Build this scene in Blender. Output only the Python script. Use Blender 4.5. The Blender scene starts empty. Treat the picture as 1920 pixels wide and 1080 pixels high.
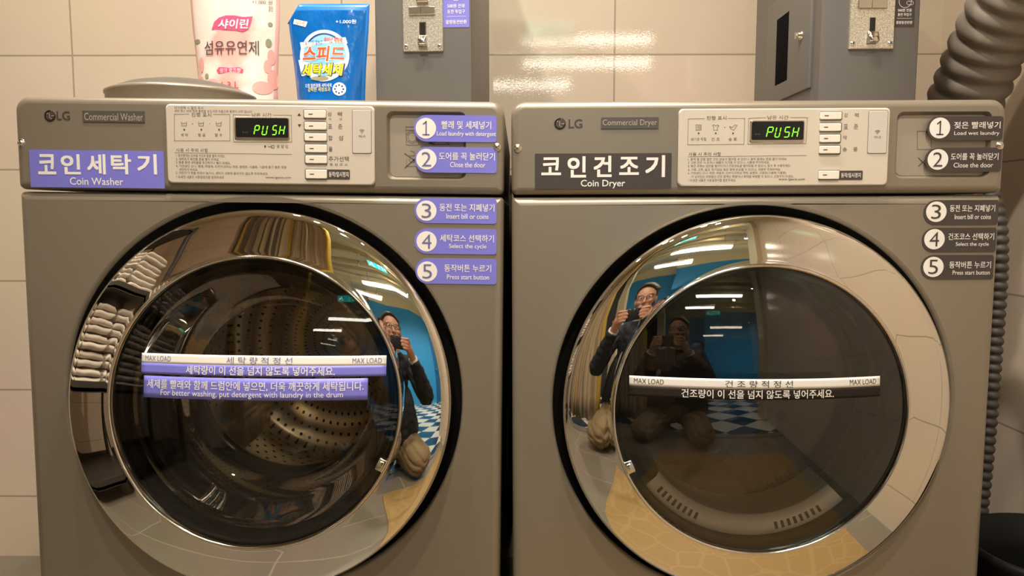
import bpy, bmesh, math, random
from mathutils import Vector, Matrix, Euler
random.seed(7)
C = bpy.context.scene.collection
SC = bpy.context.scene

# ------------------------------------------------------------------ camera, world, light, exposure
CAM_LOC = Vector((0.0, -1.055, 0.87)); PITCH, YAW, FPX = 0.0969, 0.0084, 1400.0
_cy, _sy, _cp, _sp = math.cos(YAW), math.sin(YAW), math.cos(PITCH), math.sin(PITCH)
FW = Vector((-_sy*_cp, _cy*_cp, -_sp)); RT = Vector((_cy, _sy, 0)); UP = RT.cross(FW)
cam_d = bpy.data.cameras.new('camera'); cam = bpy.data.objects.new('camera', cam_d); C.objects.link(cam)
cam_d.sensor_width = 36; cam_d.lens = FPX/1920*36; cam_d.clip_start = 0.005; cam_d.clip_end = 60
cam.matrix_world = Matrix(((RT.x, UP.x, -FW.x, CAM_LOC.x), (RT.y, UP.y, -FW.y, CAM_LOC.y), (RT.z, UP.z, -FW.z, CAM_LOC.z), (0, 0, 0, 1)))
SC.camera = cam
w = bpy.data.worlds.new('world'); SC.world = w; w.use_nodes = True
w.node_tree.nodes['Background'].inputs[0].default_value = (0.9, 0.8, 0.65, 1)
w.node_tree.nodes['Background'].inputs[1].default_value = 0.02
SC.view_settings.view_transform = 'Standard'; SC.view_settings.look = 'None'
SC.view_settings.gamma = 1.0; SC.view_settings.use_curve_mapping = False
SC.view_settings.exposure = 1.3
SC.cycles.use_denoising = True
SC.cycles.max_bounces = 10; SC.cycles.glossy_bounces = 6; SC.cycles.transparent_max_bounces = 16
SC.cycles.sample_clamp_indirect = 6.0
LAMP_E, SPOT_W, WALL_W, FILL_W = 8.0, 74.0, 30.0, 44.0          # linear lamps (emission), downlights, added wall lights, added console spots (watts)

# ------------------------------------------------------------------ materials
def mat(name, col, rough=0.5, metal=0.0, emit=None, es=1.0, spec=0.5, coat=0.0):
    m = bpy.data.materials.new(name); m.use_nodes = True
    b = m.node_tree.nodes['Principled BSDF']
    b.inputs['Base Color'].default_value = (*col, 1); b.inputs['Roughness'].default_value = rough
    b.inputs['Metallic'].default_value = metal; b.inputs['Specular IOR Level'].default_value = spec
    b.inputs['Coat Weight'].default_value = coat
    if emit: b.inputs['Emission Color'].default_value = (*emit, 1); b.inputs['Emission Strength'].default_value = es
    return m
def nt(m): return m.node_tree.nodes, m.node_tree.links, m.node_tree.nodes['Principled BSDF']
def add_bump(m, scale, strength, dist=0.002, stretch=(1, 1, 1), detail=3):
    n, l, b = nt(m)
    tc = n.new('ShaderNodeTexCoord'); mp = n.new('ShaderNodeMapping'); mp.inputs['Scale'].default_value = stretch
    no = n.new('ShaderNodeTexNoise'); no.inputs['Scale'].default_value = scale; no.inputs['Detail'].default_value = detail
    bu = n.new('ShaderNodeBump'); bu.inputs['Strength'].default_value = strength; bu.inputs['Distance'].default_value = dist
    l.new(tc.outputs['Object'], mp.inputs[0]); l.new(mp.outputs[0], no.inputs['Vector']); l.new(no.outputs[0], bu.inputs['Height'])
    l.new(bu.outputs[0], b.inputs['Normal'])
    return m
def mottle(m, c1, c2, scale, stretch=(1, 1, 1), detail=4, lo=0.35, hi=0.65):
    n, l, b = nt(m)
    tc = n.new('ShaderNodeTexCoord'); mp = n.new('ShaderNodeMapping'); mp.inputs['Scale'].default_value = stretch
    no = n.new('ShaderNodeTexNoise'); no.inputs['Scale'].default_value = scale; no.inputs['Detail'].default_value = detail
    r = n.new('ShaderNodeValToRGB'); r.color_ramp.elements[0].color = (*c1, 1); r.color_ramp.elements[1].color = (*c2, 1)
    r.color_ramp.elements[0].position = lo; r.color_ramp.elements[1].position = hi
    l.new(tc.outputs['Object'], mp.inputs[0]); l.new(mp.outputs[0], no.inputs['Vector']); l.new(no.outputs[0], r.inputs[0]); l.new(r.outputs[0], b.inputs['Base Color'])
    return m
def tile_mat(name, c1, c2, grout, bw, bh, ox, oy, axes='xz', mortar=0.003, rough=0.1, offset=0.0, bump=0.15, rot=0.0, wob=0.0):
    m = mat(name, c1, rough); n, l, b = nt(m)
    tc = n.new('ShaderNodeTexCoord'); sep = n.new('ShaderNodeSeparateXYZ'); com = n.new('ShaderNodeCombineXYZ')
    l.new(tc.outputs['Object'], sep.inputs[0])
    l.new(sep.outputs[axes[0].upper()], com.inputs[0]); l.new(sep.outputs[axes[1].upper()], com.inputs[1])
    mp = n.new('ShaderNodeMapping'); mp.vector_type = 'POINT'
    mp.inputs['Location'].default_value = (-ox, -oy, 0); mp.inputs['Rotation'].default_value = (0, 0, rot)
    l.new(com.outputs[0], mp.inputs[0])
    br = n.new('ShaderNodeTexBrick'); br.offset = offset; br.squash = 1.0
    br.inputs['Scale'].default_value = 1.0; br.inputs['Brick Width'].default_value = bw; br.inputs['Row Height'].default_value = bh
    br.inputs['Mortar Size'].default_value = mortar; br.inputs['Mortar Smooth'].default_value = 0.1; br.inputs['Bias'].default_value = 0.0
    br.inputs['Color1'].default_value = (*c1, 1); br.inputs['Color2'].default_value = (*c2, 1); br.inputs['Mortar'].default_value = (*grout, 1)
    l.new(mp.outputs[0], br.inputs['Vector'])
    no = n.new('ShaderNodeTexNoise'); no.inputs['Scale'].default_value = 3.0; no.inputs['Detail'].default_value = 5
    l.new(tc.outputs['Object'], no.inputs['Vector'])
    mx = n.new('ShaderNodeMix'); mx.data_type = 'RGBA'; mx.blend_type = 'SOFT_LIGHT'; mx.inputs[0].default_value = 0.25
    l.new(br.outputs['Color'], mx.inputs[6]); l.new(no.outputs['Color'], mx.inputs[7]); l.new(mx.outputs[2], b.inputs['Base Color'])
    bu = n.new('ShaderNodeBump'); bu.inputs['Strength'].default_value = bump; bu.inputs['Distance'].default_value = 0.002; bu.invert = True
    l.new(br.outputs['Fac'], bu.inputs['Height'])
    if wob:
        n2 = n.new('ShaderNodeTexNoise'); n2.inputs['Scale'].default_value = 260; n2.inputs['Detail'].default_value = 2
        l.new(tc.outputs['Object'], n2.inputs['Vector'])
        b2 = n.new('ShaderNodeBump'); b2.inputs['Strength'].default_value = wob; b2.inputs['Distance'].default_value = 0.0006
        l.new(n2.outputs[0], b2.inputs['Height']); l.new(bu.outputs[0], b2.inputs['Normal']); l.new(b2.outputs[0], b.inputs['Normal'])
    else: l.new(bu.outputs[0], b.inputs['Normal'])
    return m
def glass_mat(name, tint, boost=1.0, base=0.0):
    m = bpy.data.materials.new(name); m.use_nodes = True; n, l = m.node_tree.nodes, m.node_tree.links
    n.remove(n['Principled BSDF']); out = n['Material Output']
    tr = n.new('ShaderNodeBsdfTransparent'); tr.inputs[0].default_value = (*tint, 1)
    gl = n.new('ShaderNodeBsdfGlossy'); gl.inputs['Roughness'].default_value = 0.0; gl.inputs[0].default_value = (1, 1, 1, 1)
    fr = n.new('ShaderNodeFresnel'); fr.inputs[0].default_value = 1.5
    mu = n.new('ShaderNodeMath'); mu.operation = 'MULTIPLY_ADD'; mu.inputs[1].default_value = boost; mu.inputs[2].default_value = base; mu.use_clamp = True
    mx = n.new('ShaderNodeMixShader')
    l.new(fr.outputs[0], mu.inputs[0]); l.new(mu.outputs[0], mx.inputs[0]); l.new(tr.outputs[0], mx.inputs[1]); l.new(gl.outputs[0], mx.inputs[2]); l.new(mx.outputs[0], out.inputs[0])
    return m

M = {}
M['body'] = mat('graphite_paint', (0.275, 0.235, 0.178), 0.34, 0.35)
M['panel'] = mat('champagne_panel', (0.70, 0.625, 0.525), 0.38, 0.15)
M['plate'] = mat('recess_plate', (0.37, 0.32, 0.255), 0.4, 0.2)
M['button'] = mat('button_cream', (0.86, 0.80, 0.69), 0.35)
M['wifi'] = mat('pale_plate', (0.62, 0.57, 0.51), 0.4)
M['ink'] = mat('print_ink', (0.06, 0.045, 0.035), 0.6)
M['ink_soft'] = mat('print_ink_soft', (0.115, 0.09, 0.068), 0.6)
M['white'] = mat('print_white', (0.88, 0.85, 0.80), 0.45)
M['purple'] = mat('sticker_purple', (0.205, 0.20, 0.70), 0.45)
M['purple_ink'] = mat('sticker_purple_ink', (0.16, 0.15, 0.33), 0.5)
M['brown'] = mat('sticker_brown', (0.058, 0.046, 0.042), 0.45)
M['brown_glass'] = mat('sticker_dark', (0.022, 0.016, 0.012), 0.65, spec=0.2)
M['black'] = mat('black_plastic', (0.012, 0.011, 0.010), 0.3)
M['rubber'] = mat('dark_rubber', (0.03, 0.027, 0.023), 0.32)
M['screen'] = mat('display_black', (0.012, 0.012, 0.013), 0.15)
M['green'] = mat('led_green', (0.02, 0.1, 0.01), 0.4, emit=(0.20, 1.0, 0.02), es=0.95)
M['green_off'] = mat('led_unlit', (0.02, 0.075, 0.012), 0.4)
M['chrome'] = mat('chrome', (0.80, 0.77, 0.71), 0.02, 1.0)
M['trim'] = mat('trim_metal', (0.80, 0.75, 0.67), 0.12, 1.0)
M['steel'] = mat('steel', (0.62, 0.57, 0.49), 0.25, 1.0)
M['screw'] = mat('screw_steel', (0.85, 0.8, 0.7), 0.18, 1.0)
M['dark_grey'] = mat('dark_grey', (0.085, 0.078, 0.068), 0.5)
M['lint'] = mat('beige_plastic', (0.94, 0.87, 0.75), 0.3)
M['glass_w'] = glass_mat('washer_glass', (0.84, 0.80, 0.72), 0.95, 0.005)
M['glass_d'] = glass_mat('dryer_glass', (0.95, 0.91, 0.84), 1.2, 0.025)
M['glass_i'] = glass_mat('inner_glass', (0.93, 0.90, 0.85), 0.9)
M['glass_b'] = glass_mat('bowl_glass', (0.88, 0.85, 0.80), 0.5)
M['box'] = add_bump(mat('coin_box_paint', (0.155, 0.145, 0.135), 0.42, 0.15), 900, 0.05, 0.0005)
M['coinplate'] = mottle(mat('galvanised_plate', (0.6, 0.56, 0.48), 0.32, 0.85), (0.55, 0.51, 0.43), (0.95, 0.91, 0.81), 420, detail=2)
add_bump(M['coinplate'], 300, 0.2, 0.0005)
# perforated stainless drum
def drum_mat(name, c1, holes=True):
    m = mat(name, c1, 0.28, 0.9); n, l, b = nt(m)
    if not holes: return m
    tc = n.new('ShaderNodeTexCoord'); sep = n.new('ShaderNodeSeparateXYZ'); l.new(tc.outputs['Object'], sep.inputs[0])
    def ma(op, a, bb=None, cc=None):
        k = n.new('ShaderNodeMath'); k.operation = op
        for i, v in enumerate((a, bb, cc)):
            if v is None: continue
            if isinstance(v, (int, float)): k.inputs[i].default_value = v
            else: l.new(v, k.inputs[i])
        return k.outputs[0]
    ang = ma('ARCTAN2', sep.outputs['Z'], sep.outputs['X'])
    rad = ma('SQRT', ma('ADD', ma('MULTIPLY', sep.outputs['X'], sep.outputs['X']), ma('MULTIPLY', sep.outputs['Z'], sep.outputs['Z'])))
    a = ma('MULTIPLY', ang, 0.25/0.021)
    r = ma('MULTIPLY', ma('ADD', sep.outputs['Y'], rad), 1/0.021)
    sh = ma('MULTIPLY', ma('MODULO', ma('FLOOR', r), 2.0), 0.5)
    fa = ma('SUBTRACT', ma('FRACT', ma('ADD', a, sh)), 0.5); fr = ma('SUBTRACT', ma('FRACT', r), 0.5)
    d = ma('SQRT', ma('ADD', ma('MULTIPLY', fa, fa), ma('MULTIPLY', fr, fr)))
    hole = ma('LESS_THAN', d, 0.17)
    mx = n.new('ShaderNodeMix'); mx.data_type = 'RGBA'; l.new(hole, mx.inputs[0])
    mx.inputs[6].default_value = (*c1, 1); mx.inputs[7].default_value = (0.01, 0.008, 0.006, 1); l.new(mx.outputs[2], b.inputs['Base Color'])
    return m
M['drum'] = drum_mat('perforated_drum', (0.80, 0.71, 0.58)); M['drum_plain'] = drum_mat('drum_steel', (0.86, 0.77, 0.64), False)
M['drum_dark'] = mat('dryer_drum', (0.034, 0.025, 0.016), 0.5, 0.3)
# room
M['wall'] = None
M['lamp'] = mat('lamp_tube', (1, 1, 1), 0.5, emit=(1.0, 0.93, 0.80), es=LAMP_E)
M['lamp_case'] = mat('lamp_case', (0.8, 0.76, 0.68), 0.5)
M['down'] = mat('downlight_lens', (1, 1, 1), 0.5, emit=(1.0, 0.92, 0.80), es=25)
M['cream'] = mat('cream_paint', (0.66, 0.58, 0.38), 0.6)
M['ceil'] = mat('ceiling_paint', (0.64, 0.57, 0.40), 0.7)
M['blue'] = mat('blue_paint', (0.022, 0.27, 0.60), 0.55)
M['blue_door'] = mat('blue_door_paint', (0.01, 0.12, 0.32), 0.45)
M['rack'] = mat('rack_metal', (0.07, 0.062, 0.052), 0.45, 0.4)
M['towel'] = add_bump(mat('towel_cotton', (0.74, 0.66, 0.57), 0.95), 220, 0.6, 0.004)
M['exit'] = mat('exit_green', (0.0, 0.4, 0.3), 0.4, emit=(0.02, 0.75, 0.55), es=1.2)
M['exit_white'] = mat('exit_white', (0.8, 0.9, 0.85), 0.4, emit=(0.7, 1.0, 0.9), es=1.2)
M['hose'] = mat('duct_plastic', (0.33, 0.285, 0.235), 0.5, 0.1)
M['hose_dark'] = mat('hose_dark', (0.055, 0.045, 0.036), 0.6)
M['skin'] = mat('skin', (0.50, 0.27, 0.18), 0.5)
M['hair'] = add_bump(mat('hair_dark', (0.02, 0.017, 0.015), 0.5), 120, 0.5, 0.004, (1, 1, 0.2))
M['jacket'] = add_bump(mat('navy_jacket', (0.013, 0.016, 0.024), 0.85), 90, 0.4, 0.004)
M['trousers'] = add_bump(mat('khaki_trousers', (0.23, 0.165, 0.085), 0.85), 9, 0.5, 0.02, (0.6, 0.6, 2.6), 1)
M['shirt'] = mat('pale_shirt', (0.55, 0.56, 0.58), 0.8)
M['shoe'] = mat('dark_shoe', (0.02, 0.02, 0.022), 0.5)
M['phone'] = mat('phone_back', (0.02, 0.02, 0.022), 0.25, 0.3)
M['lens'] = mat('lens_glass', (0.005, 0.005, 0.01), 0.05)
M['blue_film'] = add_bump(mat('blue_film', (0.003, 0.115, 0.43), 0.12, spec=0.7), 20, 0.8, 0.010, (1, 1, 0.6))
M['pink_film'] = mottle(add_bump(mat('pink_film', (0.85, 0.66, 0.58), 0.2, spec=0.6), 22, 0.35, 0.006, (1, 1, 0.7)), (0.82, 0.42, 0.37), (0.83, 0.73, 0.66), 9, lo=0.40, hi=0.50)
M['film_seal'] = mat('blue_film_seal', (0.02, 0.20, 0.66), 0.25)
M['pink_seal'] = mat('pink_film_seal', (0.90, 0.50, 0.48), 0.25)
for k, c in dict(p_white=(0.85, 0.86, 0.86), p_red=(0.80, 0.10, 0.03), p_yellow=(0.85, 0.70, 0.02), p_sky=(0.22, 0.50, 0.78), p_navy=(0.01, 0.03, 0.16),
                 p_pink=(0.80, 0.10, 0.22), p_dark=(0.10, 0.07, 0.07), p_rose=(0.55, 0.10, 0.10), p_leaf=(0.30, 0.29, 0.19), p_petal=(0.82, 0.40, 0.36)).items():
    M[k] = mat(k, c, 0.3)

# ------------------------------------------------------------------ helpers
def link(name, me, parent=None):
    o = bpy.data.objects.new(name, me); C.objects.link(o)
    if parent: o.parent = parent
    return o
def tag(o, label=None, cat=None, group=None, kind=None):
    if label: o['label'] = label
    if cat: o['category'] = cat
    if group: o['group'] = group
    if kind: o['kind'] = kind
    return o
def empty(name, loc=(0, 0, 0), rot=(0, 0, 0), label=None, cat=None, group=None):
    o = link(name, None); o.location = loc; o.rotation_euler = rot; o.empty_display_size = 0.05
    return tag(o, label, cat, group)
class MB:
    """collects shapes of one mesh object"""
    def __init__(s, *mats): s.bm = bmesh.new(); s.mats = list(mats)
    def _f(s, vs, mi, sm):
        try: f = s.bm.faces.new(vs)
        except ValueError: return None
        f.material_index = mi; f.smooth = sm; return f
    def loops(s, loops, mi=0, sm=True, close=True, cap0=False, cap1=False):
        """skin a list of equal-length 3-D loops"""
        L = [[s.bm.verts.new(p) for p in lp] for lp in loops]
        n = len(L[0])
        for a, b in zip(L, L[1:]):
            for i in range(n if close else n-1):
                j = (i+1) % n; s._f((a[i], a[j], b[j], b[i]), mi, sm)
        if cap0: s._f(list(reversed(L[0])), mi, False)
        if cap1: s._f(L[-1], mi, False)
        return L
    def box(s, x0, x1, y0, y1, z0, z1, mi=0):
        s.loops([[(x0, y0, z), (x1, y0, z), (x1, y1, z), (x0, y1, z)] for z in (z0, z1)], mi, False, True, True, True)
    def rbox(s, x0, x1, y0, y1, z0, z1, r, mi=0, seg=3):
        b = bmesh.new(); bmesh.ops.create_cube(b, size=1)
        for v in b.verts: v.co = Vector(((x0+x1)/2+v.co.x*(x1-x0), (y0+y1)/2+v.co.y*(y1-y0), (z0+z1)/2+v.co.z*(z1-z0)))
        bmesh.ops.bevel(b, geom=b.edges[:], offset=r, segments=seg, profile=0.5, affect='EDGES')
        s.merge(b, mi, True)
    def merge(s, b, mi=0, sm=True, mx=None):
        vm = {}
        for v in b.verts: vm[v] = s.bm.verts.new(mx @ v.co if mx else v.co)
        for f in b.faces: s._f([vm[v] for v in f.verts], mi, sm)
        b.free()
    def lathe(s, prof, n=96, mi=0, c=(0, 0), sm=True, a0=0.0, a1=2*math.pi):
        """prof: (radius, y) revolved about the y axis through (c.x, c.z)"""
        full = abs(a1-a0-2*math.pi) < 1e-6; k = n if full else n+1
        s.loops([[(c[0]+r*math.cos(a0+(a1-a0)*i/n), y, c[1]+r*math.sin(a0+(a1-a0)*i/n)) for i in range(k)] for r, y in prof], mi, sm, full)
    def lathez(s, prof, n=40, mi=0, c=(0, 0), sm=True, cap0=False, cap1=False):
        s.loops([[(c[0]+r*math.cos(2*math.pi*i/n), c[1]+r*math.sin(2*math.pi*i/n), z) for i in range(n)] for r, z in prof], mi, sm, True, cap0, cap1)
    def tube(s, pts, rad, n=12, mi=0, caps=True):
        pts = [Vector(p) for p in pts]; R = rad if isinstance(rad, (list, tuple)) else [rad]*len(pts)
        t0 = (pts[1]-pts[0]).normalized(); ref = Vector((0, 0, 1)) if abs(t0.z) < 0.9 else Vector((1, 0, 0))
        u = t0.cross(ref).normalized(); L = []
        for i, p in enumerate(pts):
            t = (pts[min(i+1, len(pts)-1)]-pts[max(i-1, 0)]).normalized()
            u = (u-t*u.dot(t)).normalized(); v = t.cross(u)
            L.append([p+R[i]*(u*math.cos(2*math.pi*k/n)+v*math.sin(2*math.pi*k/n)) for k in range(n)])
        s.loops(L, mi, True, True, caps, caps)
    def plate(s, outline, yf, yb, mi=0, cham=0.0, sm=False):
        """outline (x,z) counter-clockwise seen from the front; a slab from yf (front) to yb (back)"""
        L = [[(x, yb, z) for x, z in outline], [(x, yf+cham, z) for x, z in outline]]
        if cham: L.append([(x, yf, z) for x, z in inset(outline, cham)])
        s.loops(L, mi, sm, True, True, True)
    def flat(s, outline, y, mi=0): s._f([s.bm.verts.new((x, y, z)) for x, z in outline], mi, False)
    def holed(s, outer, inner, y, mi=0):
        a = [s.bm.verts.new((x, y, z)) for x, z in outer]; b = [s.bm.verts.new((x, y, z)) for x, z in inner]; E = []
        for lp in (a, b): E += [s.bm.edges.new((lp[i], lp[(i+1) % len(lp)])) for i in range(len(lp))]
        r = bmesh.ops.triangle_fill(s.bm, edges=E, use_beauty=True, use_dissolve=False, normal=(0, -1, 0))
        for g in r['geom']:
            if isinstance(g, bmesh.types.BMFace): g.material_index = mi; g.smooth = False
    def line(s, pts, wd, y, mi=0, closed=False):
        """flat printed line through (x,z) points"""
        P = [Vector((p[0], p[1])) for p in pts]
        if closed: P.append(P[0])
        for a, b in zip(P, P[1:]):
            d = (b-a); d = d.normalized() if d.length else Vector((1, 0)); nn = Vector((-d.y, d.x))*wd/2; a2, b2 = a-d*wd/2, b+d*wd/2
            s.flat([a2-nn, b2-nn, b2+nn, a2+nn], y, mi)
    def text(s, string, cx, cz, wd, ht, y, mi=0, bold=0.0, conform=None, shear=0.0, sub=False, rot=0.0):
        """lettering fitted into a wd x ht rectangle centred on (cx, cz), lying on y or on conform(x, z)"""
        if bold > 0.004:      # heavier weight: the outline struck several times side by side
            e = bold*0.75*ht; k = dict(mi=mi, conform=conform, shear=shear, rot=rot)
            for i, (du, dv) in enumerate(((0, 0), (-1, -1), (1, -1), (1, 1), (-1, 1))):
                s.text(string, cx+du*e, cz+dv*e, wd-2*e, ht-2*e, y-i*1.5e-5, bold=0.0, mi=mi, conform=(lambda a, b, i=i: conform(a, b)-i*1.5e-5) if conform else None, shear=shear, rot=rot)
            return
        me = text_mesh(string, min(bold, 0.0))
        xs = [v.co.x for v in me.vertices]; zs = [v.co.y for v in me.vertices]
        if not xs: return
        x0, x1, z0, z1 = min(xs), max(xs), min(zs), max(zs); kx = wd/(x1-x0); kz = ht/(z1-z0)
        ca, sa = math.cos(rot), math.sin(rot); V = []
        for v in me.vertices:
            a = (v.co.x-(x0+x1)/2)*kx; b = (v.co.y-(z0+z1)/2)*kz; a += shear*b
            x = cx+a*ca-b*sa; z = cz+a*sa+b*ca
            V.append(s.bm.verts.new((x, conform(x, z) if conform else y, z)))
        for p in me.polygons: s._f([V[i] for i in p.vertices], mi, False)
        bpy.data.meshes.remove(me)
    def build(s, name, parent=None, fix=True):
        if fix: bmesh.ops.recalc_face_normals(s.bm, faces=s.bm.faces[:])
        me = bpy.data.meshes.new(name); s.bm.to_mesh(me); s.bm.free()
        for m in s.mats: me.materials.append(m)
        return link(name, me, parent)
def text_mesh(string, bold=0.0):
    c = bpy.data.curves.new('lettering', 'FONT'); c.body = string; c.resolution_u = 3; c.offset = bold; c.fill_mode = 'FRONT'
    o = bpy.data.objects.new('lettering', c); C.objects.link(o)
    dg = bpy.context.evaluated_depsgraph_get(); me = bpy.data.meshes.new_from_object(o.evaluated_get(dg))
    bpy.data.objects.remove(o); bpy.data.curves.remove(c); return me
def inset(o, d):
    cx = (min(p[0] for p in o)+max(p[0] for p in o))/2; cz = (min(p[1] for p in o)+max(p[1] for p in o))/2
    hx = max(p[0] for p in o)-cx; hz = max(p[1] for p in o)-cz
    return [(cx+(x-cx)*(hx-d)/hx, cz+(z-cz)*(hz-d)/hz) for x, z in o]
def rrect(x0, x1, z0, z1, rt, rb=None, n=6, rl=None):
    """rounded rectangle; rt / rb radii of the upper / lower corners, rl radius of both left corners"""
    rb = rt if rb is None else rb; P = []
    for cx, cz, r, a in ((x1, z0, rb, -90), (x1, z1, rt, 0), (x0, z1, rl or rt, 90), (x0, z0, rl or rb, 180)):
        sx = -1 if cx == x1 else 1; sz = 1 if cz == z0 else -1
        for i in range(n+1):
            t = math.radians(a+90*i/n); P.append((cx+sx*r+r*math.cos(t), cz+sz*r+r*math.sin(t)))
    return P
def circle(cx, cz, r, n=40, rz=None): return [(cx+r*math.cos(2*math.pi*i/n), cz+(rz or r)*math.sin(2*math.pi*i/n)) for i in range(n)]
class Frame:
    """finds where a sight line through a photo pixel meets a surface y = const of a standing object's own frame"""
    def __init__(s, mx=Matrix()): s.mx = mx; s.inv = mx.inverted()
    def ray(s, px, py):
        d = FW+RT*((px-960)/FPX)-UP*((py-540)/FPX)
        o = s.inv @ CAM_LOC; return o, (s.inv.to_3x3() @ d)
    def at(s, px, py, y=0.0):
        o, d = s.ray(px, py); t = (y-o.y)/d.y; return (o.x+d.x*t, o.z+d.z*t)
    def on(s, px, py, f):
        y = 0
        for _ in range(8): x, z = s.at(px, py, y); y = f(x, z)
        return x, z
    def rect(s, x0, y0, x1, y1, y=0.0, f=None):
        g = (lambda a, b: s.on(a, b, f)) if f else (lambda a, b: s.at(a, b, y))
        mx_, my_ = (x0+x1)/2, (y0+y1)/2
        L, R_, T, B = g(x0, my_), g(x1, my_), g(mx_, y0), g(mx_, y1)
        return (L[0]+R_[0])/2, (T[1]+B[1])/2, R_[0]-L[0], T[1]-B[1]
    def txt(s, mb, string, x0, y0, x1, y1, y, mi=0, bold=0.0, f=None, eps=0.0004, **k):
        cx, cz, wd, ht = s.rect(x0, y0, x1, y1, y, f)
        mb.text(string, cx, cz, wd, ht, y, mi, bold, (lambda a, b: f(a, b)-eps) if f else None, **k)
    def rr(s, x0, y0, x1, y1, y, r, **k):
        cx, cz, wd, ht = s.rect(x0, y0, x1, y1, y); return rrect(cx-wd/2, cx+wd/2, cz-ht/2, cz+ht/2, r, **k)
W0 = Frame()

# ------------------------------------------------------------------ the room
BACK, RIGHT, LEFT = 0.80, 1.02, -2.10
gx0, gz0 = W0.at(135, 90, BACK); gx1, gz1 = W0.at(1152, 112, BACK); _, gf = W0.at(30, 914, BACK)
TW = (gx1-gx0)/2; TH = 0.275
WA, WB, WG = (0.71, 0.59, 0.47), (0.735, 0.61, 0.485), (0.42, 0.34, 0.26)
M['wall_back'] = tile_mat('beige_wall_tile', WA, WB, WG, TW, TH, gx0, gz1+0.012, 'xz', 0.0022, 0.015, wob=0.06)
M['wall_side'] = tile_mat('beige_side_tile', WA, WB, WG, TW, TH, 0.37, gz1+0.012, 'yz', 0.0022, 0.16)
M['wall_front'] = tile_mat('beige_front_tile', WA, WB, WG, TW, TH, 0.2, gz1+0.012, 'xz', 0.0022, 0.2)
M['floor_tile'] = tile_mat('grey_floor_tile', (0.19, 0.162, 0.125), (0.21, 0.18, 0.14), (0.33, 0.285, 0.22), 0.6, 0.3, 0.1, 0.05, 'xy', 0.004, 0.35)
def checker(name, a, b, s, rot):
    m = mat(name, a, 0.2); n, l, bs = nt(m)
    tc = n.new('ShaderNodeTexCoord'); mp = n.new('ShaderNodeMapping'); mp.inputs['Rotation'].default_value = (0, 0, rot); mp.inputs['Location'].default_value = (0.13, 0.2, 0.5)
    ch = n.new('ShaderNodeTexChecker'); ch.inputs['Scale'].default_value = 1/s; ch.inputs[1].default_value = (*a, 1); ch.inputs[2].default_value = (*b, 1)
    l.new(tc.outputs['Object'], mp.inputs[0]); l.new(mp.outputs[0], ch.inputs[0]); l.new(ch.outputs[0], bs.inputs['Base Color']); return m
M['checker'] = checker('checker_floor', (0.74, 0.70, 0.60), (0.008, 0.028, 0.058), 0.33, math.radians(45))
def slab(name, x0, x1, y0, y1, z0, z1, m, kind='structure'):
    b = MB(m); b.box(x0, x1, y0, y1, z0, z1); return tag(b.build(name), kind=kind)
CE = 2.62
slab('floor', LEFT-0.1, RIGHT+0.1, -1.55, BACK+0.1, -0.06, 0, M['floor_tile'])
slab('floor_hall', -3.2, 5.2, -7.6, -1.55, -0.06, 0, M['checker'])
slab('trim_1', LEFT, RIGHT, -1.62, -1.52, 0.0, 0.006, mat('threshold_grey', (0.16, 0.145, 0.12), 0.4))
slab('wall_back', LEFT-0.1, RIGHT+0.1, BACK, BACK+0.1, gz1+0.012, CE, M['wall_back'])
b = MB(M['wall_back']); zq = gz1+0.012; dq = -0.024      # the courses below lean forward by a hair, as laid
b.loops([[(LEFT-0.1, BACK+dq, 0), (RIGHT+0.1, BACK+dq, 0), (RIGHT+0.1, BACK+0.12, 0), (LEFT-0.1, BACK+0.12, 0)], [(LEFT-0.1, BACK, zq), (RIGHT+0.1, BACK, zq), (RIGHT+0.1, BACK+0.12, zq), (LEFT-0.1, BACK+0.12, zq)]], 0, False, True, True, True)
tag(b.build('wall_back'), kind='structure')
slab('wall_right', RIGHT, RIGHT+0.12, -2.1, BACK, 0, CE, M['wall_side'])
slab('wall_left', LEFT-0.12, LEFT, -3.2, BACK, 0, CE, M['wall_side'])
slab('ceiling', LEFT-0.12, RIGHT+0.12, -2.3, BACK+0.12, CE, CE+0.08, M['ceil'])
slab('wall_front', LEFT, -1.28, -1.85, -1.73, 0, CE, M['wall_front'])
slab('trim_2', -1.03, -0.96, -3.26, -3.14, 0, CE, mat('white_jamb', (0.72, 0.68, 0.58), 0.5))
slab('trim_3', -0.62, -0.50, -3.28, -3.10, 0, CE, M['cream'])
slab('trim_4', RIGHT-0.05, RIGHT+0.14, -2.36, -2.1, 0, CE, M['cream'])
d1 = MB(mat('slate_door', (0.075, 0.085, 0.10), 0.35), M['steel'])
d1.rbox(-0.96, -0.62, -3.22, -3.18, 0.01, 2.10, 0.004); d1.lathe([(0.012, -3.18), (0.016, -3.165), (0.022, -3.145), (0.018, -3.13), (0.0005, -3.127)], 20, 1, (-0.66, 1.0))
tag(d1.build('door_2'), kind='structure')
slab('trim_5', -0.96, -0.62, -3.24, -3.16, 2.10, CE, M['cream'])
slab('ceiling_hall', -3.2, 5.2, -7.6, -2.3, 3.08, 3.16, M['ceil'])
slab('trim_6', LEFT-0.12, 5.2, -2.42, -2.30, CE, 3.08, M['cream'])
slab('wall_blue', 0.2, 5.2, -6.72, -6.6, 0, 3.08, M['blue'])
slab('wall_recess', -3.2, 0.2, -7.5, -7.38, 0, 3.08, M['blue'])
slab('wall_return', 0.2, 0.3, -7.5, -6.72, 0, 3.08, M['blue'])
slab('wall_hall_left', -3.2, -3.1, -7.5, -2.3, 0, 3.08, M['cream'])
slab('wall_hall_right', 5.1, 5.2, -7.5, -2.3, 0, 3.08, M['cream'])
slab('wall_hall_front', RIGHT+0.14, 5.2, -2.42, -2.30, 0, CE, M['cream'])
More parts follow.
